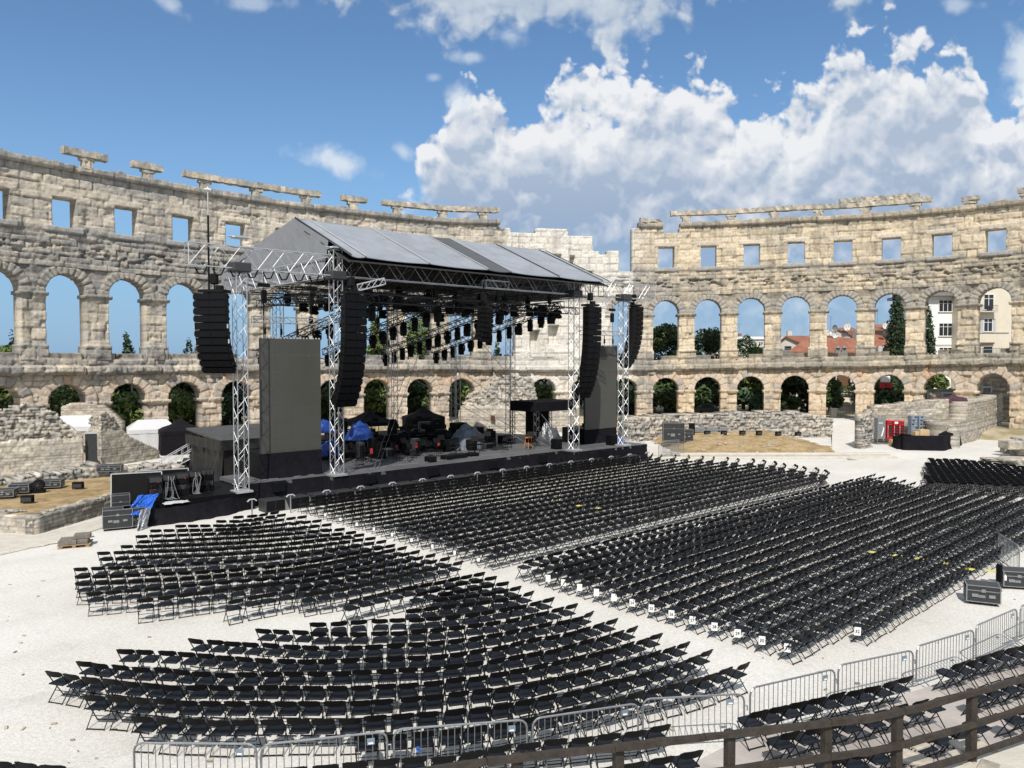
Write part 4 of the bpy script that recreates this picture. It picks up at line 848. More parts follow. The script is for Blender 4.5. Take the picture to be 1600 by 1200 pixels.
def heap(name, label, cat, loc, rx, ry, rz_, m, rot=0, amp=.35, seed=0, n=26, parent=None, flat=.35):
    """a slack sheet thrown over something: domed grid with folds, touching the ground at its rim"""
    P = []; F = []
    for i in range(n+1):
        for j in range(n+1):
            x, y = i/n*2-1, j/n*2-1; r = max(abs(x), abs(y))**.8*.6+math.hypot(x, y)*.4; z = max(0, 1-r**2.2)**flat
            f = float(fbm(x+seed, y, 2.1, seed, 3))-.5; g = float(fbm(x, y+seed, 1.3, seed+4, 2))-.5
            P.append(((x+g*.35)*rx, (y+f*.35)*ry, max(0, z*(1+f*amp*1.6))*rz_+(f*.05)))
    W = n+1
    for i in range(n):
        for j in range(n): F.append((i*W+j, i*W+W+j, i*W+W+j+1, i*W+j+1))
    o = MB().add(P, F).build(name, m, parent, loc=loc, rz=rot, smooth=False)
    if label: tag(o, label, cat)
    return o
def sheet(name, label, cat, cs, m, amp=.12, seed=1, n=22):
    c = [Vector(q) for q in cs]; o0 = (c[0]+c[1]+c[2]+c[3])/4; P = []; F = []; nr = (c[1]-c[0]).cross(c[3]-c[0]).normalized()
    for i in range(n+1):
        for j in range(n+1):
            a, b = i/n, j/n; p = c[0]*(1-a)*(1-b)+c[1]*a*(1-b)+c[2]*a*b+c[3]*(1-a)*b-o0; f = (float(fbm(a*5+b*2+seed, b*1.3, 1.2, seed, 3))-.5)*amp*3+math.sin(a*11+b*3+seed)*amp*.35*(.3+b)
            e = (float(fbm(a*3, b*3+seed, 1.5, seed+2, 2))-.5)*.5*(1 if j in (0, n) or i in (0, n) else .6); P.append(p+nr*f+(c[1]-c[0])*e*.25)
    W = n+1
    for i in range(n):
        for j in range(n): F.append((i*W+j, i*W+W+j, i*W+W+j+1, i*W+j+1))
    return tag(MB().add(P, F).build(name, m, loc=o0), label, cat)
sheet('blue_tarpaulin', 'bright blue tarpaulin thrown over gear at the left end of the racks', 'tarpaulin', (D(216, 774, 36.9), D(248, 770, 37.6), D(232, 803, 36.2), D(196, 806, 35.9)), 'blue', .12, 3)
sheet('silver_sheet', 'silver underside of a tarpaulin hanging down to the gravel', 'tarpaulin', (D(219, 797, 36.0), D(236, 793, 36.3), G(229, 824, .03), G(213, 830, .03)), 'silver', .10, 9)
heap('white_cloth', 'crumpled white cloth beside the blue tarpaulin', 'cloth', S(-9.3, -.35, .93), .6, .25, .08, 'greyl', SA, .6, 8)
# tents
def tent(label, loc, rz, w, d, h, peak, m, ridge=True, sides=True, name='tent', leg='greyl'):
    r0 = thing(name, label, 'tent', loc, rz); hx, hy = w/2, d/2; mb = MB()
    if ridge:
        V = [(-hx, -hy, h), (hx, -hy, h), (hx, hy, h), (-hx, hy, h), (-hx*.55, 0, peak), (hx*.62, 0, peak)]; mb.add(V, [(0, 1, 5, 4), (1, 2, 5), (2, 3, 4, 5), (3, 0, 4), (0, 3, 2, 1)])
    else:
        V = [(-hx, -hy, h), (hx, -hy, h), (hx, hy, h), (-hx, hy, h), (0, 0, peak)]; mid = [tuple((np.array(V[i])*.45+np.array((0, 0, peak))*.55)-np.array((0, 0, .16*(peak-h)))) for i in range(4)]
        V = V+mid; mb.add(V, [(0, 1, 6, 5), (1, 2, 7, 6), (2, 3, 8, 7), (3, 0, 5, 8), (5, 6, 4), (6, 7, 4), (7, 8, 4), (8, 5, 4), (0, 3, 2, 1)])
    mb.build('canopy', m, r0)
    drape('valance', [(-hx, hy), (-hx, -hy), (hx, -hy), (hx, hy)], h-.32, h+.01, m, r0, .015, out=.012, flare=.02)
    if sides:
        drape('side_wall', [(-hx, hy), (-hx, -hy), (hx, -hy), (hx, hy)], 0, h-.05, m, r0, .04, flare=.06, out=-.01)
    for x in (-hx+.05, hx-.05):
        for y in (-hy+.05, hy-.05): mb = MB(); mb.box((x, y, h/2), (.05, .05, h)); mb.build('leg', leg, r0)
    return r0
p = G(222, 708); tent('white ridge tent with closed walls between the ruins and the black tent', (p.x, p.y+1.8, 0), R(28), 3.9, 3.6, 2.0, 2.75, 'whitepvc')
p = D(122, 690, 62); tent('white sloping canopy showing between the two ruined walls', (p.x, p.y, .4), R(12), 4.2, 3.2, 2.3, 3.1, 'whitepvc', True, False, 'canopy')
p = D(283, 700, 66); tent('black peaked gazebo beside the white tent', (p.x, p.y, 0), R(30), 3.4, 3.4, 2.0, 3.0, 'cloth', False, True, 'gazebo', 'tubeb')
p = D(576, 690, 72); tent('black peaked gazebo behind the blue cover at the back of the stage', (p.x, p.y, .1), R(35), 4.0, 4.0, 2.1, 3.2, 'cloth', False, False, 'gazebo', 'tubeb')
p = D(662, 690, 77); tent('smaller black peaked gazebo right of the lattice tower behind the stage', (p.x, p.y, .2), R(35), 3.2, 3.2, 2.1, 3.1, 'cloth', False, True, 'gazebo', 'tubeb')
# stairs
sg = thing('metal_stairs', 'aluminium access stairs with handrails between the tents and the racks', 'stairs', G(256, 741), R(20)); 
for k in range(6): mb = MB(); mb.box((.2+k*.42, 0, .2+k*.26), (.42, 1.5, .06)); mb.build('step', 'alud', sg)
for y in (-.8, .8):
    mb = MB(); mb.bar((-.2, y, 0), (-.2, y, 1.0), .03); mb.bar((2.6, y, 0), (2.6, y, 2.7), .03); mb.bar((-.2, y, 1.0), (2.6, y, 2.6), .03); mb.bar((-.2, y, .5), (2.6, y, 2.1), .025); mb.bar((-.2, y, .1), (2.6, y, 1.5), .04)
    for k in range(7): x = k*.4; mb.bar((x, y, .2+x*.55), (x, y, 1.1+x*.57), .018, 4)
    mb.bar((2.6, y, 2.6), (4.4, y, 2.6), .03); mb.bar((4.4, y, 1.5), (4.4, y, 2.6), .03); mb.bar((2.6, y, 2.1), (4.4, y, 2.1), .02); mb.build('handrail', 'greyl', sg)
mb = MB(); mb.box((3.5, 0, 1.5), (1.9, 1.7, .1)); [mb.bar((x, y, 0), (x, y, 1.5), .035) for x in (2.7, 4.4) for y in (-.75, .75)]; mb.build('landing', 'alud', sg); MB().slab([(0, .7, .0), (2.6, .7, .0), (2.6, .7, 1.5), (.3, .7, .3)], (0, .05, 0)).build('side_panel', 'fish', sg)

# on the stage
ch = thing('canopy_booth', 'flat black canopy booth standing near the right end of the stage', 'booth', S(22.3, 3.9, DZ), SA)
mb = MB(); mb.box((-.9, 1.2, 3.05), (4.6, 3.0, .80), bev=.04); mb.build('top', 'cloth', ch)
for x in (-3.0, 1.2):
    for y in (-.2, 2.6): mb = MB(); truss(mb, (x, y, 0), (x, y, 2.7), .3, .3, .4, .025, .015, up=(0, 1, 0)); mb.build('leg', 'alud', ch)
mb = MB(); mb.box((-.2, 2.6, 1.3), (2.6, .1, 2.6)); mb.build('back_panel', 'black', ch)
gr = thing('speaker_stack', 'stack of black boxes under the canopy booth', 'boxes', S(15.6, 6.8, DZ), SA)
for k, (x, y, w, h) in enumerate(((0, 0, 1.2, 1.5), (-1.3, .4, 1.1, 1.9), (1.4, .2, 1.2, 1.1), (-2.5, .6, 1.0, 1.3))): mb = MB(); mb.box((x, y, h/2), (w, .9, h), bev=.03); mb.build('box', 'black' if k % 2 else 'grille', gr)
heap('silver_cover', 'crumpled silver sheet over gear at the right end of the stage', 'cover', S(20.3, 3.2, DZ), .85, .8, 1.5, 'foil', SA+.3, .6, 12, flat=.5)
heap('pale_blue_cover', 'pale grey-blue sheet draped over an instrument at mid stage', 'cover', S(14.4, 6.2, DZ), 1.5, 1.0, 1.5, 'sheetg', SA+.2, .5, 14, flat=.45)
heap('blue_cover', 'rounded dark blue cover over a drum at the left back of the stage', 'cover', S(5.6, 7.2, 2.45), 1.0, .7, 1.2, 'blued', SA, .35, 16, flat=.6)
heap('blue_tarpaulin', 'blue tarpaulin bundle on the stage just right of the left screen', 'tarpaulin', S(2.4, 5.8, 1.75), .7, .5, .9, 'blued', SA, .5, 18)
heap('blue_tarpaulin', 'blue tarpaulin bundle higher up behind the left screen', 'tarpaulin', S(2.7, 7.4, 3.1), .8, .5, .8, 'blued', SA, .5, 20)
heap('blue_tarpaulin', 'small blue tarpaulin at the right end of the stage', 'tarpaulin', S(26.0, 1.2, DZ), .7, .5, .35, 'blue', SA, .5, 22)
stl = thing('wooden_stool', 'orange-brown wooden stool standing at stage right', 'stool', S(17.7, 2.9, DZ), SA)
mb = MB(); mb.lathe([(.26, .78), (.28, .80), (.28, .84), (.24, .86)], n=12); mb.build('seat', 'orange', stl)
for a in range(4): x, y = math.cos(a*1.57+.8), math.sin(a*1.57+.8); mb = MB(); mb.bar((x*.34, y*.34, 0), (x*.2, y*.2, .8), .03); mb.build('leg', 'orange', stl)
mb = MB(); mb.path([(.29, .0, .35), (0, .29, .35), (-.29, 0, .35), (0, -.29, .35), (.29, 0, .35)], .02); mb.build('ring', 'orange', stl)
mst = thing('music_stand', '', 'music stand', (0, 0, 0), 0, 'music stands on the shaded stage')
mb = MB(); mb.bar((0, 0, .1), (0, 0, 1.05), .018); [mb.bar((0, 0, .12), (.28*math.cos(a), .28*math.sin(a), 0), .014) for a in (0, 2.1, 4.2)]; mb.build('pole', 'tubeb', mst); mb = MB(); mb.slab([(-.26, -.10, .98), (.26, -.10, .98), (.26, .06, 1.32), (-.26, .06, 1.32)], (0, .02, 0)); mb.build('desk', 'black', mst)
och = thing('orchestra_chair', '', 'chair', (0, 0, 0), 0, 'orchestra chairs on the shaded stage')
mb = MB(); mb.box((0, 0, .46), (.46, .44, .06), bev=.02); mb.build('seat', 'black', och); mb = MB(); mb.box((0, .23, .80), (.44, .05, .34), bev=.02, rx=-.15); mb.build('backrest', 'black', och)
for x in (-.21, .21): mb = MB(); mb.bar((x, -.2, 0), (x, -.2, .46), .014); mb.bar((x, .22, 0), (x, .24, .95), .014); mb.bar((x, -.2, .2), (x, .22, .2), .012); mb.build('leg_frame', 'tubeb', och)
lp = Vector((9.3, -4)); i = 0; fm = fc = True
for row, (r, nn, zz) in enumerate(((8.0, 9, DZ), (9.7, 11, DZ), (11.4, 13, DZ+.0), (13.6, 14, DZ+.42), (15.6, 15, DZ+.42), (17.6, 14, DZ+.82))):
    for k in range(nn):
        a = R(90)+R(58)*((k+.5)/nn*2-1)*(1 if r < 14 else .85); s = lp.x+r*math.cos(a)*.95+random.uniform(-.2, .2); d = lp.y+r*math.sin(a)
        if not (.8 < s < 18 and 2.4 < d < 15.4): continue
        zz2 = DZ+(.42 if 6.9 < d < 12.3 and 2.2 < s < 16.2 else .82 if d >= 12.3 and 2.2 < s < 16.2 else .01); rz = SA+math.atan2(d-lp.y, s-lp.x)-R(90)+random.uniform(-.2, .2)
        lc = 'black orchestra chair among the dark rows in the shade of the stage roof'; lm = 'black music stand standing among the orchestra chairs in the stage shade'
        if fc: och.location = S(s, d, zz2); och.rotation_euler = (0, 0, rz); och['label'] = lc; fc = False
        else: dup(och, S(s, d, zz2), rz, lc)
        if k % 2 == 0:
            q = Vector((lp.x-s, lp.y-d)).normalized()*.75
            if fm: mst.location = S(s+q.x, d+q.y, zz2); mst.rotation_euler = (0, 0, rz); mst['label'] = lm; fm = False
            else: dup(mst, S(s+q.x, d+q.y, zz2), rz, lm)
for k, (s, d) in enumerate(((4.2, 3.4), (6.4, 3.8), (8.3, 4.2), (10.2, 4.2))):
    r0 = thing('red_folder', f'red folder leaning on a stand, {ORD[k+1]} from the left along the stage', 'folder', S(s, d, DZ+.55), SA, 'red folders on the stage'); mb = MB(); mb.slab([(-.08, 0, .1), (.11, 0, .13), (.15, .10, .45), (-.04, .10, .42)], (0, .04, 0)); mb.build('cover', 'redd', r0); mb = MB(); mb.bar((0, .1, -.54), (0, .1, .2), .02); mb.build('stand', 'tubeb', r0)
for k, (s, d, w, h, lab) in enumerate(((9.8, 1.9, 1.9, .28, 'low black riser box near the front edge of the stage'), (11.6, 2.2, .8, .22, 'small dark box right of the low riser on the stage front'), (7.6, 1.6, .55, .35, 'black wedge monitor at the left of the stage front'), (19.0, 1.2, .6, .75, 'black upright box at the foot of the right tower'), (24.2, .2, .7, .8, 'black drum shaped box beside the outer right tower'))):
    mb = MB(); mb.box((0, 0, h/2), (w, .7, h), bev=.04); mb.box((0, -.36, h/2), (w*.8, .03, h*.7)); tag(mb.build('stage_box', 'black', loc=S(s, d, DZ+.015), rz=SA), lab, 'box')
lcl = 'dark equipment box in the clutter among the orchestra chairs on the shaded stage'; ebx = None
for k in range(46):
    s, d = random.uniform(1.5, 19.5), random.uniform(4.5, 15.8); zz = DZ+(.42 if 6.9 < d < 12.3 and 2.2 < s < 16.2 else .82 if d >= 12.3 and 2.2 < s < 16.2 else .01); w, q, h = random.uniform(.4, 1.1), random.uniform(.35, .7), random.uniform(.4, 1.5)
    r0 = thing('equipment_box', lcl, 'box', S(s, d, zz), SA+random.uniform(-.3, .3), 'dark equipment boxes on the shaded stage')
    MB().box((0, 0, h/2), (w, q, h), bev=.03).build('body', random.choice(('black', 'grille', 'fish')), r0); MB().box((0, -q/2-.01, h*.5), (w*.8, .03, h*.7)).build('front', 'grille', r0)
    if k % 3 == 0: mb = MB(); mb.bar((w*.3, 0, h), (w*.3, 0, h+random.uniform(.4, 1.1)), .02, 5); mb.bar((w*.3, 0, h+.4), (w*.3-.5, -.2, h+.7), .015, 4); mb.build('boom_arm', 'tubeb', r0)
rs = thing('light_rack', 'rack of small black lamps parked at the right end of the stage', 'lamp rack', S(25.6, 3.2, DZ), SA)
for x in range(5):
    for z in range(3): mb = MB(); mb.lathe([(.16, 0), (.2, .1), (.2, .22), (.14, .3)], (-1+x*.5, 0, .15+z*.42), 8); mb.build('lamp', 'alud' if (x+z) % 2 else 'grille', rs)
mb = MB(); mb.box((0, .2, .75), (2.7, .1, 1.5)); mb.box((0, .1, .06), (2.7, .6, .12)); mb.build('frame', 'black', rs)
sf = thing('scaffold_frame', 'grey scaffold frame behind the outer right tower', 'scaffold', S(27.6, 3.2, .3), SA); mb = MB()
for x in (0, 1.4):
    for y in (0, 1.4): mb.bar((x, y, 0), (x, y, 3.4), .04)
for z in (.6, 1.5, 2.4, 3.3): mb.path([(0, 0, z), (1.4, 0, z), (1.4, 1.4, z), (0, 1.4, z), (0, 0, z)], .035)
mb.build('tubes', 'steel', sf); [MB().box((.7, .7, z), (1.5, 1.5, .06)).build('shelf', 'grey', sf) for z in (.62, 1.52, 2.42)]
# ------------------------------------------------------------------ folding chairs (x right, y = the way the sitter faces)
def chair_parts():
    seat = MB(); n = 7; P = []; F = []
    for j in (0, 1):
        for i in range(n+1):
            t = i/n; y = -.19+.40*t; w = .205*(1-.32*max(0, (t-.55)/.45)**2.2); dip = .022*math.sin(math.pi*t)
            for x in (-1, -.5, .5, 1): P.append((x*w, y, .462-dip*(1-abs(x)*.7)+.018*t-j*.028))
    W = 4; H = (n+1)*4
    for i in range(n):
        for k in range(3): a = i*W+k; F += [(a, a+1, a+W+1, a+W), (H+a, H+a+W, H+a+W+1, H+a+1)]
        F += [(i*W, i*W+W, H+i*W+W, H+i*W), (i*W+3, H+i*W+3, H+i*W+W+3, i*W+W+3)]
    for k in range(3): F += [(k, H+k, H+k+1, k+1), (n*W+k, n*W+k+1, H+n*W+k+1, H+n*W+k)]
    seat.add(P, F)
    back = MB(); P = []; F = []; m = 8
    prof_ = ((.0, .62), (.5, .60), (1, .62))
    for j in (0, 1):
        for i in range(m+1):
            x = -1+2*i/m; cv = .035*(1-x*x); e = max(0, abs(x)-.62)/.38
            for (zz, r) in ((.605+.012*(1-x*x)*-1+.02*e*e+.055, 0), (.72, 1), (.765-.01*e, 2), (.795-.055*e**2.5, 3)):
                P.append((x*.222, -.205-(zz-.6)*.30-cv+j*.020, zz))
    W = 4; H = (m+1)*4
    for i in range(m):
        for k in range(3): a = i*W+k; F += [(a, a+1, a+W+1, a+W), (H+a, H+a+W, H+a+W+1, H+a+1)]
        F += [(i*W, i*W+W, H+i*W+W, H+i*W), (i*W+3, H+i*W+3, H+i*W+W+3, i*W+W+3)]
    for k in range(3): F += [(k, H+k, H+k+1, k+1), (m*W+k, m*W+k+1, H+m*W+k+1, H+m*W+k)]
    back.add(P, F)
    fa = MB(); fb = MB(); r = .0125
    for x in (-1, 1): fa.bar((x*.222, -.262, .77), (x*.222, .235, .0), r, 4, cap=False)
    fa.bar((-.222, .205, .045), (.222, .205, .045), r, 4, cap=False); fa.bar((-.222, -.262, .77), (.222, -.262, .77), r, 4, cap=False)
    for x in (-1, 1): fb.bar((x*.198, .15, .45), (x*.198, -.225, .0), r, 4, cap=False)
    fb.bar((-.198, -.205, .025), (.198, -.205, .025), r, 4, cap=False); fb.bar((-.198, -.03, .235), (.198, -.03, .235), r*.8, 3, cap=False)
    return (('seat', seat, 'seatp'), ('backrest', back, 'plastic'), ('front_leg_frame', fa, 'tubeb'), ('rear_leg_frame', fb, 'tubeb'))
CP = chair_parts()
PITCHC = .535
def catmull(P, n=24):
    P = [np.array(p, float) for p in P]; Q = [2*P[0]-P[1]]+P+[2*P[-1]-P[-2]]; out = []
    for i in range(1, len(Q)-2):
        for k in range(n):
            t = k/n; a, b, c, d = Q[i-1:i+3]; out.append(.5*((2*b)+(c-a)*t+(2*a-5*b+4*c-d)*t*t+(3*b-a-3*c+d)*t**3))
    out.append(P[-1]); return np.array(out)
def spread(pts, pitch=PITCHC):
    """even places along a ground line: (x, y, heading)"""
    c = catmull(pts); s = np.concatenate([[0], np.cumsum(np.hypot(*np.diff(c, axis=0).T))]); n = max(1, int(round(s[-1]/pitch))); u = np.linspace(0, s[-1], n+1)
    x = np.interp(u, s, c[:, 0]); y = np.interp(u, s, c[:, 1]); e = .25; a = np.clip(u-e, 0, s[-1]); b = np.clip(u+e, 0, s[-1])
    h = np.arctan2(np.interp(b, s, c[:, 1])-np.interp(a, s, c[:, 1]), np.interp(b, s, c[:, 0])-np.interp(a, s, c[:, 0]))
    return list(zip(x, y, h))
CH = []                                           # (x, y, z, heading of the row, block, row, place)
def row_px(block, row, px, zt=.785, zf=0.0, pitch=PITCHC):
    pts = [G(a, b, zt+zf) for a, b in px]; pl = spread([(p.x, p.y) for p in pts], pitch)
    for i, (x, y, h) in enumerate(pl):
        # the back top stands .25 m behind the chair's middle
        jx, jy = random.gauss(0, .018), random.gauss(0, .022); CH.append((x-math.sin(h)*.25+jx, y+math.cos(h)*.25+jy, zf, h+random.gauss(0, .045), block, row, i))
rowsC = [[(659, 925), (681, 919), (702, 915), (722, 909), (747, 905), (768, 901)], [(700, 924), (716, 921), (742, 916.5), (761, 912.5), (785, 909.5)], [(688, 934), (720, 930), (757, 926), (781, 922), (806, 916.5)],
 [(646, 950.5), (674, 948), (701, 944.5), (729, 942), (755, 938), (780, 935), (802, 931), (826, 925)], [(499, 972), (529, 971), (557, 969), (588, 967.5), (646, 966), (676, 964), (705, 961), (732, 957.5), (760, 954), (786, 949.5), (810, 945.5), (835, 940), (858, 934.5)],
 [(410, 982), (467, 985), (527, 988), (590, 987), (647, 984.5), (706, 979), (740, 975), (769, 971), (798, 966), (846, 956), (893, 944.5)], [(306, 997.5), (362, 1002), (421, 1005.5), (483, 1008.5), (546, 1009), (612, 1005.5), (677, 1002), (740, 994), (797, 985), (850, 974), (902, 964), (922, 957)],
 [(196, 1014.5), (257, 1016), (319, 1021), (377, 1025.5), (441, 1029), (507, 1030), (575, 1027.5), (644, 1024.5), (711, 1019), (774, 1010), (832, 997.5), (910, 982), (957, 968)], [(130, 1033), (189, 1040), (250, 1044), (314, 1049), (382, 1050), (454, 1049), (525, 1048), (596, 1045), (667, 1042), (737, 1034), (800, 1024.5), (864, 1012.5), (940, 994), (987, 980)],
 [(82, 1049.5), (141, 1057.5), (202, 1064), (267, 1071), (341, 1070), (414, 1071), (488, 1071), (559, 1070.5), (634, 1067.5), (707, 1060), (777, 1051), (841, 1039), (899, 1025), (955, 1012.5), (1027, 991)], [(147, 1086), (212, 1090), (285, 1093), (361, 1095), (437, 1096), (514, 1095.5), (592, 1092.5), (670, 1085.5), (745, 1078), (816, 1069), (882, 1055), (944, 1040.5), (997, 1026), (1069, 1004.5)],
 [(222, 1120), (299, 1123), (377, 1125), (461, 1123), (542, 1122), (625, 1115), (707, 1109), (784, 1100), (856, 1086), (922, 1072), (984, 1056), (1036, 1042.5), (1105, 1017.5)], [(575, 1148), (657, 1142.5), (737, 1135), (817, 1121), (892, 1105.5), (960, 1091), (1022, 1075), (1080, 1062), (1135, 1045), (1160, 1037)]]
for i, r in enumerate(rowsC): row_px('near block', len(rowsC)-i, r)
rowsA = [[(373, 806), (400, 804), (430, 799)], [(346, 812.5), (381, 811.5), (440, 803)], [(282, 820), (376, 818), (425, 812), (472, 806)], [(245, 827), (370, 824), (440, 818), (495, 812)], [(221, 836), (370, 830), (450, 825), (510, 818)], [(228, 844), (350, 839), (450, 832), (530, 825)],
 [(197, 852), (330, 848), (450, 840), (547, 830)], [(162, 861.5), (338, 856), (460, 846), (562, 834)], [(167, 871), (330, 865), (460, 855), (579, 839)], [(126, 887), (248, 881), (451, 867.5), (596, 844)], [(127, 899), (325, 890), (470, 877), (611, 850.5)], [(130, 909), (217, 905), (350, 896), (480, 883), (629, 854.5)],
 [(148, 925), (233, 917), (360, 906), (500, 892), (650, 860)], [(229, 934), (286, 927), (368, 916), (510, 899), (672, 866)], [(369, 936), (422, 926), (494, 913), (590, 894), (695, 871)], [(486, 925), (561, 912.5), (646, 892.5), (715, 877.5)], [(555, 936), (622, 920.5), (687, 907), (749, 894.5)]]
for i, r in enumerate(rowsA): row_px('left block', len(rowsA)-i, r)
T = np.array((math.cos(R(43)), math.sin(R(43)))); Nn = np.array((math.sin(R(43)), -math.cos(R(43)))); LB = np.array((-.82, 29.1))
def straight(block, row, p, t1, hdg, zf=0.0, bend=0.0, bl=0):
    n = int(t1/PITCHC); x, y = p; h = hdg
    for i in range(n):
        if bend and i > n-bl: h += bend/bl
        CH.append((x+random.gauss(0, .02), y+random.gauss(0, .025), zf, h+random.gauss(0, .06), block, row, i)); x += math.cos(h)*PITCHC; y += math.sin(h)*PITCHC
for i in range(18):                                # front block right of the aisle
    p = LB-Nn*(.875*i)+T*(.1+.05*math.sin(i*2.1)); ln = 31.0+.9*(6-abs(i-6))*.25 if i < 12 else 30.6-.35*(i-12)
    straight('front block', i+1, p, ln, R(43), bend=R(52), bl=7)
LD = np.array((.45, 27.75))
def trim(p, far): return p
for j in range(15):                                # main block on the right
    p = LD+Nn*(.735*j)+T*(.15*math.sin(j*1.7)*.3); far = 31.2-.33*min(j, 6)+.33*max(0, j-6)
    straight('right block', 15-j+1, p, far, R(43))
straight('right block', 1, LD+Nn*(.735*15)+T*2.6, 30, R(43))
for k in range(19):                                # side block, turned towards the stage
    v = np.array((24.75+.87*k, 44.8-.2*k)); u = np.array((-.5, .866)); s1 = (v[0]-.537*v[1])/(.5+.537*.866)
    if s1 > .6: straight('side block', k+1, v+u*.35+np.array((.1, .25)), min(s1, 17), math.atan2(.866, -.5))
TZ = .30                                           # chairs on the terrace
for i, r in enumerate(([(-40, 1185), (22, 1191), (66, 1195), (108, 1198), (240, 1203), (400, 1201), (497, 1196), (540, 1191), (590, 1188), (660, 1181), (731, 1174), (777, 1166), (817, 1160), (899, 1152), (990, 1141), (1030, 1134)],
   [(1183, 1110), (1245, 1097.5), (1309, 1083), (1366, 1071), (1417, 1058)], [(1498, 1036.5), (1544, 1022.5), (1583, 1011), (1640, 994)], [(840, 1212), (940, 1200), (997, 1190), (1037, 1182), (1080, 1175)], [(1236, 1144), (1310, 1127), (1390, 1107), (1470, 1088)], [(1545, 1072), (1600, 1056), (1660, 1038)],
   [(1310, 1182), (1372, 1170), (1450, 1150), (1545, 1118)], [(1600, 1105), (1660, 1085)])):
    row_px('terrace', i+1, r, zf=TZ if i else 0.0)
def inview(c):
    d = Vector((c[0], c[1], c[2]+.6))-Vector((0, 0, CAMZ)); f = d.y*math.cos(PITCH)-d.z*math.sin(PITCH); 
    if f < 1: return False
    px = 800+1200*d.x/f; py = 600-1200*(d.z*math.cos(PITCH)+d.y*math.sin(PITCH))/f
    return -25 < px < 1625 and py < 1230
CH = [c for c in CH if inview(c)]
CH.sort(key=lambda c: c[0]**2+c[1]**2+(c[2]-CAMZ)**2)
near, far_ = CH[:300], CH[300:]
rows_of = {}
for c in near: rows_of.setdefault((c[4], c[5]), []).append(c)
place = {}
for k, l in rows_of.items():
    l.sort(key=lambda c: c[0]/c[1])
    for i, c in enumerate(l): place[c[:3]] = (i+1, len(l))
tr_names = {1: 'low front terrace row behind the barriers', 2: 'terrace row at the barrier right of the gap', 3: 'upper right terrace row by the barrier', 4: 'second terrace row left of the gap', 5: 'second terrace row seen between the fence rails', 6: 'second terrace row at far right', 7: 'terrace row nearest the timber fence', 8: 'terrace row beside the fence at far right'}
nb = lambda i: ORD[i] if i < len(ORD) else 'far'
chairs_proto = None; cmesh = []
for nme, mb, m in CP:
    me = bpy.data.meshes.new(nme); me.from_pydata(mb.v, [], mb.f); me.materials.append(MT[m]); me.polygons.foreach_set('use_smooth', [nme == 'seat']*len(me.polygons)); me.update(); cmesh.append((nme, me))
for c in near:
    i, n = place[c[:3]]; b, r = c[4], c[5]
    if b == 'terrace': where = tr_names[r]; grp = 'folding chairs on the terrace behind the barriers'
    elif b == 'near block': where = f'{nb(r)} row from the barriers of the near block'; grp = 'folding chairs of the near block'
    elif b == 'left block': where = f'{nb(r)} row from the rear of the left block'; grp = 'folding chairs of the left block'
    else: where = f'{nb(r)} row from the rear of the right block'; grp = 'folding chairs of the right block'
    lab = f'black folding chair, {nb(i)} from the left, {where}' if i < n or n < 3 else f'black folding chair at the right end, {where}'
    root = thing('folding_chair', lab, 'chair', (c[0], c[1], c[2]), c[3], grp)
    for nme, me in cmesh:
        o = bpy.data.objects.new(nme, me); COL.objects.link(o); o.parent = root
# every chair beyond the nearest 300
pv = []; pf = []; pm = []; off = 0
for k, (nme, mb, m) in enumerate(CP):
    pv.append(np.array(mb.v)); pf += [tuple(i+off for i in f) for f in mb.f]; pm += [k]*len(mb.f); off += len(mb.v)
pv = np.concatenate(pv); q4 = np.array([f for f in pf if len(f) == 4]); q3 = np.array([f for f in pf if len(f) == 3]).reshape(-1, 3)
mi4 = np.array([m for f, m in zip(pf, pm) if len(f) == 4])
A = np.array([c[3] for c in far_]); X = np.array([[c[0], c[1], c[2]] for c in far_]); ca, sa = np.cos(A), np.sin(A)
VV = np.stack([ca[:, None]*pv[None, :, 0]-sa[:, None]*pv[None, :, 1]+X[:, 0:1], sa[:, None]*pv[None, :, 0]+ca[:, None]*pv[None, :, 1]+X[:, 1:2], pv[None, :, 2]+X[:, 2:3]], -1).reshape(-1, 3)
FF = (q4[None]+(np.arange(len(far_))*len(pv))[:, None, None]).reshape(-1, 4)
o = np_mesh('folding_chairs', VV, [FF], 'seatp'); o.data.materials.append(MT['plastic']); o.data.materials.append(MT['tubeb'])
mi = np.tile(np.where(mi4 == 0, 0, np.where(mi4 == 1, 1, 2)), len(far_)); 
if len(mi) == len(o.data.polygons): o.data.polygons.foreach_set('material_index', mi.astype(np.int32))
tag(o, 'dense rows of black folding chairs filling the middle and far parts of the arena', 'chairs'); o['kind'] = 'stuff'
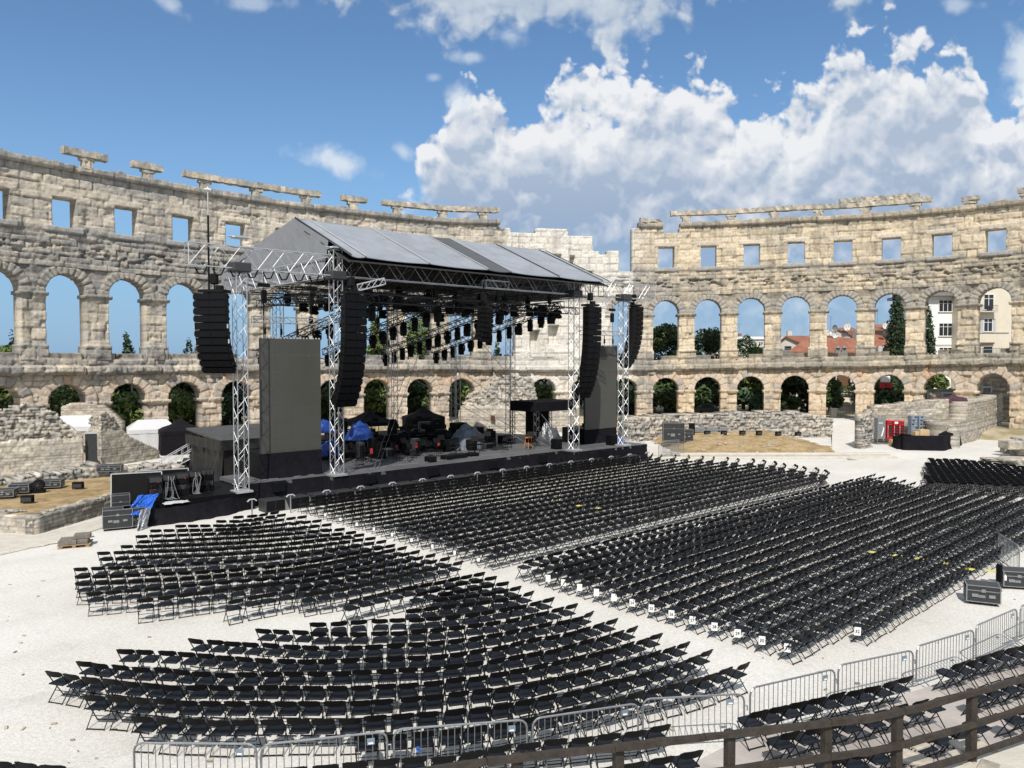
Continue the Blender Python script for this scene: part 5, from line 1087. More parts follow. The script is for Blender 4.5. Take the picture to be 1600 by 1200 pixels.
# row number cards hung on the aisle chairs of the right block, and yellow sheets lying on seats
def text_mesh(s, size):
    cu = bpy.data.curves.new('digits', 'FONT'); cu.body = s; cu.size = size; cu.align_x = 'CENTER'; cu.align_y = 'CENTER'; cu.extrude = .002
    t = bpy.data.objects.new('digits', cu); COL.objects.link(t); dg = bpy.context.evaluated_depsgraph_get(); me = bpy.data.meshes.new_from_object(t.evaluated_get(dg)); bpy.data.objects.remove(t); me.materials.clear(); me.materials.append(MT['ink']); return me
for j in [q for q in range(2, 17) if q != 15]:
    n = 18+min(j, 15); p = LD+Nn*(.735*min(j, 15))+T*(-.27 if j < 16 else 2.33)+Nn*(.0 if j < 16 else 0)
    if j == 16: n = 33
    r0 = thing('row_card', f'white card reading {n-1} hung on the aisle chair of its row', 'card', (p[0], p[1], .40), R(43)-R(100)+R(40), 'row number cards')
    mb = MB(); mb.slab([(-.085, 0, -.12), (.085, 0, -.12), (.09, -.02, .12), (-.08, -.02, .12)], (0, .004, 0)); mb.build('sheet', 'paper', r0)
    if j > 6: o = bpy.data.objects.new('digits', text_mesh(str(n-1), .12)); COL.objects.link(o); o.parent = r0; o.location = (.0, -.024, .0); o.rotation_euler = (math.pi/2, 0, 0)
for k in range(9):
    q = LB-Nn*(1.45*k+.3)+T*-.35; r0 = MB(); r0.slab([(-.045, 0, -.08), (.045, 0, -.08), (.045, 0, .06), (-.045, 0, .06)], (0, .01, 0)); tag(r0.build('row_card', 'paper', loc=(q[0], q[1], .38), rz=R(43)-R(40)), f'blank-looking white card, {ORD[k+1]} from the near end along the aisle of the front block', 'card', 'cards along the aisle')
for k, (px, py) in enumerate(((1565, 894), (1548, 892), (1515, 889), (1475, 880), (1437, 873), (1402, 868), (1365, 863), (905, 790), (935, 794), (870, 781), (960, 800), (1070, 817), (1090, 820))):
    p = G(px, py, .475); mb = MB(); mb.box((0, 0, 0), (.30, .28, .01)); o = mb.build('seat_sheet', 'yellow' if k not in (11, 12) else 'paper', loc=p, rz=R(43)); tag(o, f'{"yellow" if k < 11 else "white"} sheet lying on a chair seat, {ORD[k+1]} counted from the right cases', 'sheet', 'sheets on seats')

# ------------------------------------------------------------------ terrace, barriers, timber fence
bt = [(210, 1160), (403, 1163), (408, 1165), (607, 1145), (615, 1140), (825, 1124), (832, 1122), (998, 1098), (1005, 1093), (1165, 1085), (1172, 1075), (1305, 1045), (1310, 1040), (1428, 1015), (1432, 1010), (1522, 983), (1526, 978), (1590, 950), (1594, 948), (1650, 921)]
brr = ['at the left end, partly hiding the near block', 'second from the left in the foreground', 'third from the left, with a blue knot on its bars', 'fourth from the left in the foreground', 'fifth from the left, at the right end of the near block', 'first one right of the near block', 'second one right of the near block', 'third one right of the near block', 'fourth one right of the near block, with a foot grid', 'at the right edge of the picture']
ptsT = [G(a, b, 1.05) for a, b in bt]; ter = []
for i in range(10):
    a, b = ptsT[2*i], ptsT[2*i+1]; v = (b-a); L = max(1.9, Vector((v.x, v.y, 0)).length)-.02; hz = math.atan2(v.y, v.x)
    r0 = thing('crowd_barrier', 'galvanised crowd barrier '+brr[i], 'barrier', (a.x, a.y, 0), hz+random.uniform(-.006, .006), 'galvanised crowd barriers in the foreground'); r = .021; q = .16
    r0.rotation_euler.x = random.uniform(-.03, .03); r0.rotation_euler.y = random.uniform(-.006, .006)
    mb = MB(); c = [(0, 0, .18), (0, 0, 1.05-q)]+[(q-q*math.cos(t), 0, 1.05-q+q*math.sin(t)) for t in (R(30), R(60), R(90))]+[(L-q+q*math.sin(t), 0, 1.05-q+q*math.cos(t)) for t in (R(0), R(30), R(60), R(90))]+[(L, 0, .18), (0, 0, .18)]
    mb.path(c, r, 7); mb.build('frame', 'steel', r0)
    mb = MB(); nbar = int(L/.125)
    for k in range(1, nbar): x = L*k/nbar; mb.bar((x, 0, .18), (x, 0, 1.05), .0085, 5, cap=False)
    mb.build('upright_bars', 'steel', r0)
    for x in (.25, L-.25): mb = MB(); mb.path([(x, -.28, .02), (x, 0, .20), (x, .28, .02)], .018, 5); mb.build('foot', 'steel', r0)
    mb = MB(); mb.box((L-.30, -.012, .90), (.14, .012, .12)); o = mb.build('plate', 'bluegrey', r0); mb = MB(); mb.box((L-.30, -.022, .87), (.09, .008, .03)); mb.build('stripe', 'paper', o)
    mb = MB(); mb.path([(L, 0, .80), (L+.07, 0, .80), (L+.07, 0, .70)], .014, 5); mb.path([(L, 0, .35), (L+.07, 0, .35)], .014, 5); mb.build('hook', 'steel', r0)
    if i == 2: mb = MB(); mb.box((.45, -.03, .66), (.06, .05, .05), .5); mb.box((.48, -.03, .62), (.02, .03, .09), .2); mb.build('knot', 'blue', r0)
    if i == 8:
        mb = MB()
        for k in range(14): mb.bar((k*.17, -.05, .2), (k*.17+.1, -.45, .06), .008, 4); mb.bar((k*.17+.1, -.05, .2), (k*.17, -.45, .06), .008, 4)
        mb.bar((0, -.45, .06), (L, -.45, .06), .018, 5); mb.build('foot_grid', 'steel', r0)
fpx = [(560, 1222), (760, 1190), (960, 1168), (1100, 1152), (1297, 1129), (1412, 1111), (1600, 1060), (1720, 1025)]
fz = 3.42; fp = [G(a, b, fz) for a, b in fpx]; fc_ = catmull([(p.x, p.y) for p in fp], 6)
tl = catmull([(G(a, b, 1.05).x, G(a, b, 1.05).y-.55) for a, b in [(1130, 1086), (1172, 1075), (1310, 1040), (1432, 1010), (1526, 978), (1600, 945), (1750, 870)]], 4)
back = [(p[0]+.3, p[1]+.35) for p in fc_ if p[0] > 1.2]
left_end = [(G(940, 1160, .3).x, G(940, 1160, .3).y), (4.0, 15.4)]
poly = [(3.2, 12.2), (3.4, 14.4)]+[tuple(p) for p in tl if p[0] > 3.3]+[(21, 20), (21, 12)]+[b for b in back[::-1] if b[1] > 0]
struct(MB().prism([tuple(p) for p in poly], -.05, TZ).build('terrace_floor', 'concrete'))
wf = thing('timber_fence', 'dark weathered timber fence with two rails curving across the lower right corner', 'fence', (fc_[0][0], fc_[0][1], fz-.95)); fo = np.array((fc_[0][0], fc_[0][1], fz-.95))
def rail(z, h, t=.075, off=.0, skip=0, name='rail'):
    mb = MB(); pts = np.array(fc_); L = len(pts); d = np.gradient(pts, axis=0); d /= np.hypot(*d.T)[:, None]; nr = np.stack([-d[:, 1], d[:, 0]], 1); step = 6
    for k0 in range(skip, L-1, step):
        k1 = min(L-1, k0+step); P = []
        for k in range(k0, k1+1):
            p = pts[k]+(d[k]*.006 if k == k0 else 0)+nr[k]*off; w = rng.normal(0, .006, 2)
            P += [(*(p-nr[k]*t/2), z-h/2+w[0]), (*(p+nr[k]*t/2), z-h/2+w[0]), (*(p+nr[k]*t/2), z+h/2+w[1]), (*(p-nr[k]*t/2), z+h/2+w[1])]
        P = [tuple(np.array(q)-fo) for q in P]; n = k1-k0; F = [(0, 1, 2, 3), tuple(n*4+i for i in (3, 2, 1, 0))]
        for i in range(n):
            for j in range(4): F.append((i*4+j, i*4+4+j, i*4+4+(j+1) % 4, i*4+(j+1) % 4))
        m2 = MB().add(P, F); m2.build(name, 'wood', wf)
rail(fz, .072, .068); rail(fz-.44, .070, .065, .0); rail(fz-.86, .065, .065)
for (px, py) in ((800, 1186), (960, 1167), (1136, 1148), (1289, 1130), (1401, 1113), (1519, 1083), (1640, 1049)):
    p = G(px, py, fz); mb = MB(); hz = random.uniform(.3, .5); mb.box((p.x-fo[0]+.06, p.y-fo[1]+.10, .41), (.115, .11, 1.10), hz, bev=.012); mb.build('post', 'wood', wf)
# the upper tier the fence stands on
up = [(p[0]+.12, p[1]+.22) for p in fc_ if p[0] > 3.6]; upoly = up+[(12, 6), (4.2, 5)]
struct(MB().prism(upoly, .2, fz-1.0).build('upper_tier', 'paving'))
mb = MB()
for k in range(60):
    a = random.uniform(5.2, 9.5); b = random.uniform(7.4, 11.0); s = random.uniform(.05, .25)
    mb.box((a, b, 2.42), (s*2, s*1.3, s*.25), random.uniform(0, 3), bev=s*.05)
tag(mb.build('loose_stones', 'crown'), 'loose stones scattered on the upper tier at the lower right corner', 'stones')['kind'] = 'stuff'
# barrier at far right, cases and a stand
for k, (px, py, lab) in enumerate(((1534, 942, 'black flight case with grey edges on the gravel near the right end of the barriers'), (1586, 918, 'black flight case at the right edge behind the other case'))):
    p = G(px, py); flight_case(lab, p, R(-24) if k == 0 else R(-14), .95, .70, .52)
sg2 = thing('tripod_stand', 'black tripod stand with a white bottle beside the right flight cases', 'stand', G(1561, 922)); sg2.scale = (.6, .6, .6); mb = MB(); mb.box((0, 0, 1.0), (.16, .3, 1.0), .4, bev=.03); mb.build('column', 'black', sg2); mb = MB(); [mb.bar((0, 0, .75), (.4*math.cos(a), .4*math.sin(a), 0), .02) for a in (.3, 2.4, 4.5)]; mb.build('leg', 'tubeb', sg2); mb = MB(); mb.lathe([(.06, .0), (.07, .02), (.07, .24), (.03, .3), (.03, .34)], (.22, -.2, 0.62), 8); mb.build('bottle', 'white', sg2)
p = G(1592, 900); r0 = thing('crowd_barrier', 'galvanised barrier standing behind the flight cases at the right edge', 'barrier', p, R(75)); mb = MB(); mb.path([(0, 0, .1), (0, 0, .95), (.15, 0, 1.1), (2.1, 0, 1.1), (2.2, 0, .95), (2.2, 0, .1), (0, 0, .1)], .025, 6); mb.build('frame', 'steel', r0); mb = MB(); [mb.bar((x, 0, .1), (x, 0, 1.1), .01, 4) for x in np.arange(.15, 2.2, .14)]; mb.build('upright_bars', 'steel', r0)
# pallet
p = G(118, 853); r0 = thing('wooden_pallet', 'wooden pallet stacked with grey timber blocks on the gravel', 'pallet', p, R(22))
mb = MB(); [mb.box((0, y, .13), (1.25, .12, .025)) for y in np.linspace(-.42, .42, 6)]; [mb.box((0, y, .012), (1.25, .12, .024)) for y in (-.4, 0, .4)]; mb.build('boards', 'palletw', r0); mb = MB(); [mb.box((x, y, .07), (.14, .12, .092)) for x in (-.5, 0, .5) for y in (-.4, 0, .4)]; mb.build('blocks', 'palletw', r0)
for k, (x, y, z, w, d, h) in enumerate(((-.25, -.2, .24, .7, .4, .18), (-.25, .25, .24, .7, .4, .18), (.32, -.2, .24, .4, .35, .18), (.32, .22, .24, .4, .4, .18), (.28, 0, .43, .62, .5, .18))): mb = MB(); mb.box((x, y, z), (w, d, h), random.uniform(-.08, .08), bev=.01); mb.build('timber', 'timberg', r0)
# ------------------------------------------------------------------ trees
def leaves(blobs, n, size, seed, flat=.0, shell=.55):
    r = np.random.default_rng(seed); B = np.array(blobs, float); w = (B[:, 3]*B[:, 4]*B[:, 5])**.67; k = r.choice(len(B), n, p=w/w.sum())
    v = r.normal(size=(n, 3)); v /= np.linalg.norm(v, axis=1)[:, None]; rad = shell+(1.04-shell)*r.random(n)**.6
    lump = .78+.5*fbm(v[:, 0]*2.3+k*5.1+v[:, 2]*1.7, v[:, 1]*2.3+k*3.3, 1.4, seed % 50, 3)
    c = B[k, :3]+v*B[k, 3:6]*(rad*lump)[:, None]
    nrm = v*.55+r.normal(size=(n, 3))*.6; nrm[:, 2] += .25; nrm /= np.linalg.norm(nrm, axis=1)[:, None]
    a = np.cross(nrm, r.normal(size=(n, 3))); a /= np.linalg.norm(a, axis=1)[:, None]; b = np.cross(nrm, a); s = size*(.55+.9*r.random(n))[:, None]
    P = np.stack([c-a*s, c-b*s*.45+nrm*s*.10, c+a*s, c+b*s*.45+nrm*s*.10], 1).reshape(-1, 3); return P, np.arange(4*n).reshape(n, 4)
def tree(label, px, Y, z0, ztop, rad, kind='round', m='leaf', n=3600, size=.26, group='trees beyond the arches', name='broadleaf_tree', low=.25, seed=None, cat='tree'):
    seed = seed or int(px*7+Y); r = random.Random(seed); x = (px-800)/1200*Y*1.0; h = ztop-z0; root = thing(name, label, cat, (x, Y, z0), 0, group)
    bl = []
    if kind == 'cypress':
        for i in range(9): t = i/8; bl.append((r.uniform(-.12, .12)*rad, r.uniform(-.12, .12)*rad, h*(.06+.90*t), rad*(1.05*math.sin(math.pi*(.22+.72*t))**.8+.08), rad*(1.05*math.sin(math.pi*(.22+.72*t))**.8+.08), h*.10))
    elif kind == 'cone':
        for i in range(12): t = i/11; q = rad*(1.02-.86*t); a = r.uniform(0, 6.3); bl.append((math.cos(a)*q*.25, math.sin(a)*q*.25, h*(low+(1-low)*t*.95), q*.85, q*.85, h*.09))
    else:
        bl.append((0, 0, h*.58, rad*.72, rad*.72, h*.34))
        for i in range(16):
            a = r.uniform(0, 6.3); e = r.uniform(-.75, .95); q = math.sqrt(max(.05, 1-e*e))*rad*.72; zz = h*(low+(1-low)*.5)+e*h*(1-low)*.42; s = rad*r.uniform(.26, .46); bl.append((math.cos(a)*q, math.sin(a)*q, min(zz, h-s*.75), s, s, s*r.uniform(.65, .85)))
    P, F = leaves(bl, n, size, seed); np_mesh('crown', P, [F], m, root)
    mb = MB(); tz = h*(.12 if kind == 'cypress' else .55); mb.bar((0, 0, -.3), (r.uniform(-.1, .1), 0, tz), .07+.022*h, 7, None, .05+.008*h)
    if kind == 'round':
        for i in range(5): a = i*1.3; mb.bar((0, 0, tz*.7), (math.cos(a)*rad*.5, math.sin(a)*rad*.5, h*.7), .09, 5, None, .03)
    mb.build('trunk', 'bark', root); return root
Z1 = .75
tree('rounded dark green tree behind the first upper arch right of the gap', 1041, 107, Z1, 12.9, 4.4, m='leaf', n=9000, low=.08)
tree('large round dark green tree behind the second upper arch right of the gap', 1105, 108, Z1, 12.8, 4.6, m='leaf', n=9500, low=.06)
tree('small airy green tree in the third upper arch right of the gap', 1162, 112, Z1, 11.8, 2.6, m='leafb', n=2600)
tree('bright green bush at the foot of the third upper arch', 1182, 102, Z1, 9.9, 2.1, m='leafl', n=3600, low=.3)
tree('dark tree filling the lower arch below the bright green bush', 1172, 106, Z1, 8.3, 4.2, m='leaf', n=6500, low=.05)
tree('dark tree in the left half of the lower arch before a tan house', 1232, 107, Z1, 8.2, 2.6, m='leaf', n=4200, low=.2)
tree('slender dark tree before the tan house in a lower arch', 1262, 106, Z1, 6.5, 1.1, 'cypress', 'leafc', 1500)
tree('small green tree left of the iron gate in the lower arch', 1296, 100, Z1, 6.3, 1.7, m='leaf', n=3000, low=.05)
tree('dark tree filling the lower arch with the red and white panel', 1368, 108, Z1, 8.0, 3.6, m='leafc', n=5000, low=.05)
tree('dark tree right of the red and white panel', 1404, 106, Z1, 7.6, 2.2, m='leafc', n=3600, low=.05)
tree('pale leafy bush above the stone door in a lower arch', 1456, 107, 3.2, 7.3, 2.2, m='leafl', n=2600, low=.05)
tree('tall dark cypress left of an upper pier, before the white house', 1400, 112, Z1, 17.3, 1.45, 'cypress', 'leafc', 6500, .24, name='cypress_tree')
tree('tall dark cypress right of an upper pier, beside the white house', 1444, 112, Z1, 16.8, 1.25, 'cypress', 'leafc', 6000, .24, name='cypress_tree')
tree('dark tree behind the lower arch at the right foot of the stage', 990, 106, Z1, 10.0, 3.6, m='leaf', n=6500, low=.05)
tree('dark tree behind the lower arch with the branched lamp post', 853, 112, Z1, 8.2, 3.8, m='leaf', n=6000, low=.05)
tree('green pine behind the lower arch above the tall ruined wall', 790, 108, Z1, 8.4, 3.4, 'cone', 'leafb', 5000, .3, low=.1, name='pine_tree')
tree('green conifer behind the lower arch below the broken pier', 728, 106, Z1, 8.3, 3.4, 'cone', 'leafl', 5500, .28, low=.1, name='pine_tree')
tree('slim bright shrub in the gap beside the stair tower', 777, 106, Z1, 10.1, .9, 'cypress', 'leafl', 1200)
tree('plump dark conifer showing in an upper arch behind the stage roof', 657, 105, 1.0, 14.1, 3.2, 'cypress', 'leafl', 9000, .24, name='conifer')
tree('dark conifer filling the lower arch beneath the plump conifer', 672, 103, Z1, 8.2, 3.2, m='leaf', n=6000, low=.05)
tree('bright green conifer in an upper arch right of the left line array', 588, 100, 1.0, 13.4, 3.2, 'cone', 'leafl', 8500, .26, low=.1, name='conifer')
tree('dense ivy green tree in the lower arch above the left gazebo', 600, 97, Z1, 8.0, 3.4, m='leafl', n=6500, low=.03)
tree('dark green tree behind the lower arch beside the left screen', 520, 95, Z1, 8.0, 3.2, m='leaf', n=5000, low=.05)
tree('dark green tree hidden half behind the left screen', 445, 92, Z1, 8.0, 3.2, m='leaf', n=5000, low=.05)
tree('dark green tree in the lower arch behind the left lattice tower', 374, 89, Z1, 8.0, 3.0, m='leaf', n=5500, low=.03)
tree('dense mid green tree in the lower arch above the black gazebo', 287, 84, Z1, 8.0, 2.9, m='leaf', n=6500, low=.03)
tree('tiny dark cypress tip above the ledge left of the outer line array', 296, 92, Z1, 10.1, .95, 'cypress', 'leafc', 1500, .2, name='cypress_tree')
tree('dark tree in the lower arch with the white lamp post', 196, 80, Z1, 7.6, 2.8, m='leaf', n=5500, low=.05)
tree('low bright bush in the lower arch behind the white tent', 205, 76, Z1, 4.6, 2.3, m='leafl', n=3200, low=.03)
tree('small conifer top above the ledge in the second upper arch', 200, 84, Z1, 10.4, 2.0, 'cone', 'leafb', 3000, .24, low=.3, name='conifer')
tree('olive green bush in the lower arch behind the ruined walls', 92, 75, Z1, 6.0, 3.0, m='leafl', n=5200, low=.03)
tree('blue green pine in the upper right of the lower arch behind the ruins', 118, 80, Z1, 7.9, 2.4, m='leafb', n=4000, low=.2)
tree('olive green tree in the leftmost lower arch', 2, 72, Z1, 7.4, 3.0, m='leafl', n=5500, low=.03)
tree('green treetop above the ledge at the left edge', 8, 78, Z1, 9.7, 2.0, m='leafl', n=3600, low=.4)
tree('thin dark cypress tip at the left edge pier', 19, 80, Z1, 10.6, .6, 'cypress', 'leafc', 1200, .18, name='cypress_tree')
for k, (px, Y, m_) in enumerate(((1041, 103, 'leaf'), (1106, 104.5, 'leaf'), (1174, 103, 'leafb'), (1236, 103.5, 'leaf'), (1385, 105, 'leaf'), (988, 102, 'leaf'), (853, 106, 'leafl'), (790, 102, 'leafl'), (730, 100, 'leafl'), (663, 98, 'leaf'), (597, 94, 'leafl'), (525, 90, 'leaf'), (450, 87, 'leaf'), (371, 84, 'leafb'), (287, 79, 'leafl'), (195, 74, 'leafl'), (100, 71, 'leafl'), (2, 69, 'leafl'))):
    tree('dense low shrub at the foot of the lower arches, '+ORD[k+1]+' planted along the wall foot', px, Y, Z1, 4.9 if k not in (3,) else 3.2, 3.0 if k not in (3,) else 1.6, m=m_, n=2600, size=.30, low=.0, name='shrub', group='shrubs behind the lower arches', cat='shrub')
for k, (px, Y) in enumerate(((925, 118), (1020, 122), (1215, 124), (560, 108), (640, 112), (330, 100), (150, 92), (50, 86))):
    tree('background tree closing the view low behind the arcade, '+ORD[k+1]+' planted', px, Y, .6, 7.4, 4.6, m='leaf', n=3500, size=.4, low=.02, group='low background trees')

# ------------------------------------------------------------------ houses beyond the right side
def house_box(name, root, px0, px1, py0, py1, Y, dep, m, zb=None):
    a = D(px0, py0, Y); b = D(px1, py1, Y); o = Vector(root.location); z0 = b.z if zb is None else zb
    return MB().box(((a.x+b.x)/2-o.x, Y+dep/2-o.y, (a.z+z0)/2-o.z), (b.x-a.x, dep, a.z-z0)).build(name, m, root)
def win(root, px0, px1, py0, py1, Y, cols=2, frame='white', shut=False, out=.0, par=None, rows=None):
    a = D(px0, py0, Y); b = D(px1, py1, Y); o = Vector(root.location); w = b.x-a.x; h = a.z-b.z; cx, cz = (a.x+b.x)/2-o.x, (a.z+b.z)/2-o.z; y = Y-o.y-out
    f = MB(); t = .09
    for x in (cx-w/2, cx+w/2): f.box((x, y-.04, cz), (t, .14, h+t))
    for z in (cz-h/2, cz+h/2): f.box((cx, y-.045, z), (w-t, .13, t))
    for i in range(1, cols): f.box((cx-w/2+w*i/cols, y-.035, cz), (t*.8, .10, h-t))
    f.box((cx, y-.03, cz+h*.22), (w-t, .09, t*.7)); fo_ = f.build('window', frame, root)
    MB().box((cx, y+.01, cz), (w, .06, h)).build('pane', 'glass', fo_)
    s = MB(); s.box((cx, y-.09, cz-h/2-.09), (w+.3, .22, .08)); s.build('sill', 'offwhite', fo_)
    if shut:
        for sg in (-1, 1): MB().box((cx+sg*(w/2+.28), y-.10, cz), (.46, .06, h)).build('shutter', 'greyl', fo_)
    return fo_
YH = 140.0
def pitched(name, root, pts, th=.22, m='roof'):
    o = Vector(root.location); P = [Vector(p)-o for p in pts]; return MB().slab(P, (0, 0, -th), m).build(name, m, root)
a = D(1216, 562, YH); hb = thing('gable_house', 'small cream house with a gable and red tiled roof seen through the upper arches', 'house', (a.x, YH, 2))
g = [D(1210, 541, YH), D(1229, 526, YH), D(1266, 542, YH), D(1266, 600, YH), D(1210, 600, YH)]; MB().slab([p-Vector(hb.location) for p in g], (0, 9, 0)).build('wall', 'offwhite', hb)
pitched('roof', hb, [D(1228, 524.5, YH-.5), D(1268, 542.5, YH-.5), D(1300, 542.5, YH+9), D(1262, 524.5, YH+9)]); pitched('roof', hb, [D(1206, 541.5, YH-.5), D(1228, 524.5, YH-.5), D(1262, 524.5, YH+9), D(1240, 541.5, YH+9)])
win(hb, 1226, 1236, 541, 553, YH, 1, 'grey'); win(hb, 1254, 1260, 549, 556, YH, 1, 'grey')
MB().box((D(1233, 523, YH+6)-Vector(hb.location)), (.8, .8, 1.4)).build('chimney', 'offwhite', hb)
Y2 = 128.0; a = D(1280, 560, Y2); hc = thing('red_roof_house', 'wide low house whose red tiled roof fills the fifth upper arch', 'house', (a.x, Y2, 2))
house_box('wall', hc, 1240, 1345, 546, 600, Y2+1, 9, 'offwhite'); pitched('roof', hc, [D(1232, 549, Y2), D(1350, 550, Y2), D(1336, 529, Y2+7), D(1268, 522, Y2+7)]); 
for px in (1309, 1319): o = MB(); q = D(px, 548, Y2-.1)-Vector(hc.location); o.box(q, (.8, .1, .9)); o.lathe([(.4, 0), (.3, .25), (.01, .42)], tuple(q+Vector((0, 0, .45))), 8); o.build('arched_vent', 'grey', hc)
Y3 = 150.0; a = D(1320, 550, Y3); hd2 = thing('grey_house', 'grey house with a sloping red roof edge and dishes behind the wide red roof', 'house', (a.x, Y3, 2))
g = [D(1286, 527, Y3), D(1309, 514, Y3), D(1345, 530, Y3), D(1345, 600, Y3), D(1286, 600, Y3)]; MB().slab([p-Vector(hd2.location) for p in g], (0, 8, 0)).build('wall', 'offwhite', hd2); pitched('roof', hd2, [D(1308, 512.5, Y3-.4), D(1348, 530.5, Y3-.4), D(1366, 527, Y3+8), D(1330, 511, Y3+8)]); MB().box(D(1322, 530, Y3-.3)-Vector(hd2.location), (1.2, .6, .9)).build('cooler_unit', 'greyl', hd2)
Y4 = 145.0; a = D(1370, 550, Y4); he = thing('terraced_house', 'house with two stepped red roofs left of the dark cypress', 'house', (a.x, Y4, 2))
house_box('wall', he, 1345, 1400, 516, 600, Y4+1, 9, 'offwhite'); pitched('roof', he, [D(1340, 516, Y4), D(1402, 514, Y4), D(1402, 505, Y4+6), D(1360, 508, Y4+6)]); pitched('roof', he, [D(1348, 549, Y4-5), D(1402, 548, Y4-5), D(1402, 531, Y4+.8), D(1356, 518, Y4+.8)]); MB().box(D(1376, 545, Y4-5.3)-Vector(he.location), (1.1, .6, 1.0)).build('cooler_unit', 'greyl', he)
house_box('lower_wall', he, 1350, 1402, 549, 600, Y4-4.5, 4, 'offwhite')
Y5 = 190.0; a = D(1170, 540, Y5); hf = thing('flat_roof_building', 'distant pale flat roofed building beyond the third upper arch', 'building', (a.x, Y5, 2)); house_box('wall', hf, 1120, 1206, 530, 600, Y5, 12, 'offwhite'); house_box('parapet', hf, 1118, 1208, 526, 530, Y5-.4, 13, 'white'); house_box('chimney', hf, 1155, 1159, 521, 526, Y5+3, 1, 'roof'); win(hf, 1185, 1192, 534, 541, Y5, 2)
Y6 = 132.0; a = D(1480, 560, Y6); hw = thing('white_house', 'white house with four-light windows in the upper arch right of the cypresses', 'house', (a.x, Y6, 2))
house_box('wall', hw, 1449, 1519, 462, 640, Y6, 10, 'white'); house_box('eaves', hw, 1440, 1520, 457, 462, Y6-1.2, 12, 'grey'); house_box('roof', hw, 1444, 1519, 450, 457, Y6-.6, 11, 'roof')
for (y0, y1) in ((469, 487), (505, 525), (543, 556)): win(hw, 1467, 1494, y0, y1, Y6, 4)
house_box('string_band', hw, 1449, 1519, 538, 540, Y6-.12, .2, 'offwhite'); 
Y7 = 126.0; a = D(1550, 560, Y7); hx = thing('cream_house', 'tall cream house with a balcony and shutters in the last upper arch', 'house', (a.x, Y7, 2))
house_box('wall', hx, 1521, 1577, 440, 640, Y7, 8, 'cream'); house_box('side_wall', hx, 1577.3, 1610, 445, 640, Y7+2.5, 6, 'white'); house_box('cornice', hx, 1521, 1577, 518, 520, Y7-.15, .3, 'offwhite')
win(hx, 1537, 1552, 460, 484, Y7, 2); win(hx, 1537, 1550, 498, 518, Y7, 2, 'white', True); win(hx, 1536, 1550, 541, 560, Y7, 1, 'greyl')
q = D(1540, 487, Y7-.6)-Vector(hx.location); MB().box(q, (3.4, 1.2, .18)).build('balcony_slab', 'offwhite', hx); mb = MB(); [mb.bar(q+Vector((x, -.55, .08)), q+Vector((x, -.55, 1.0)), .022, 4) for x in np.linspace(-1.65, 1.65, 16)]; mb.bar(q+Vector((-1.65, -.55, 1.0)), q+Vector((1.65, -.55, 1.0)), .04, 4); mb.build('balcony_rail', 'iron', hx); MB().box(q+Vector((.5, -.2, .5)), (.7, .5, .8), bev=.1).build('balcony_seat', 'iron', hx)
q = D(1550, 556, Y7-3)-Vector(hx.location); mb = MB(); [mb.bar(q+Vector((x, 0, 0)), q+Vector((x, 0, 1.2)), .022, 4) for x in np.linspace(-3, 2.8, 26)]; mb.bar(q+Vector((-3, 0, 1.2)), q+Vector((2.8, 0, 1.2)), .035, 4); mb.box(q+Vector((0, .8, -.9)), (6.2, 2.4, 1.8)); mb.build('terrace_rail', 'iron', hx)
house_box('window_hood', hx, 1531, 1554, 535, 537.5, Y7-.35, .5, 'shutter')
def dish(label, px, py, Y, r, m='dish'):
    r0 = thing('satellite_dish', label, 'satellite dish', D(px, py, Y), R(20), 'satellite dishes'); mb = MB(); n = 14
    P = [(0, .12, 0)]+[(r*math.cos(2*math.pi*i/n), -.10, r*math.sin(2*math.pi*i/n)) for i in range(n)]+[(r*.6*math.cos(2*math.pi*i/n), .06, r*.6*math.sin(2*math.pi*i/n)) for i in range(n)]
    F = [(0, 1+n+i, 1+n+(i+1) % n) for i in range(n)]+[(1+i, 1+(i+1) % n, 1+n+(i+1) % n, 1+n+i) for i in range(n)]; mb.add(P, F); mb.build('bowl', m, r0); mb = MB(); mb.bar((0, .1, 0), (0, .2, -1.6), .05); mb.bar((0, -.05, -r*.9), (0, -.6, 0), .03); mb.box((0, -.62, .02), (.14, .18, .14)); mb.build('arm', 'grey', r0)
dish('white satellite dish, lowest of the cluster on the wide red roof', 1304, 523, 134, .62); dish('white satellite dish, left of the cluster on the wide red roof', 1297, 519, 134, .45); dish('dull grey satellite dish above the cluster on the red roof', 1304, 513, 134, .6, 'grey'); dish('large white satellite dish high on the grey house', 1323, 510, 149, .85); dish('white satellite dish at the stepped red roofs', 1383, 508, 142, .75)
for (px, y0, y1, Y, lab) in ((1298, 494, 516, 150, 'thin roof aerial above the dish cluster'), (1365, 488, 508, 150, 'tall roof aerial on the stepped roof house, left one'), (1371, 484, 508, 150, 'tall roof aerial on the stepped roof house, right one'), (1155, 505, 527, 188, 'thin aerial on the distant flat roof')):
    r0 = thing('roof_aerial', lab, 'aerial', D(px, y1, Y), 0, 'roof aerials'); h = (y1-y0)/1200*Y; mb = MB(); mb.bar((0, 0, 0), (0, 0, h), .04, 5); mb.build('mast', 'grey', r0); mb = MB(); [mb.bar((-.4, 0, h*q), (.4, 0, h*q), .025, 4) for q in (.98, .88, .78)]; mb.build('cross_rods', 'grey', r0)
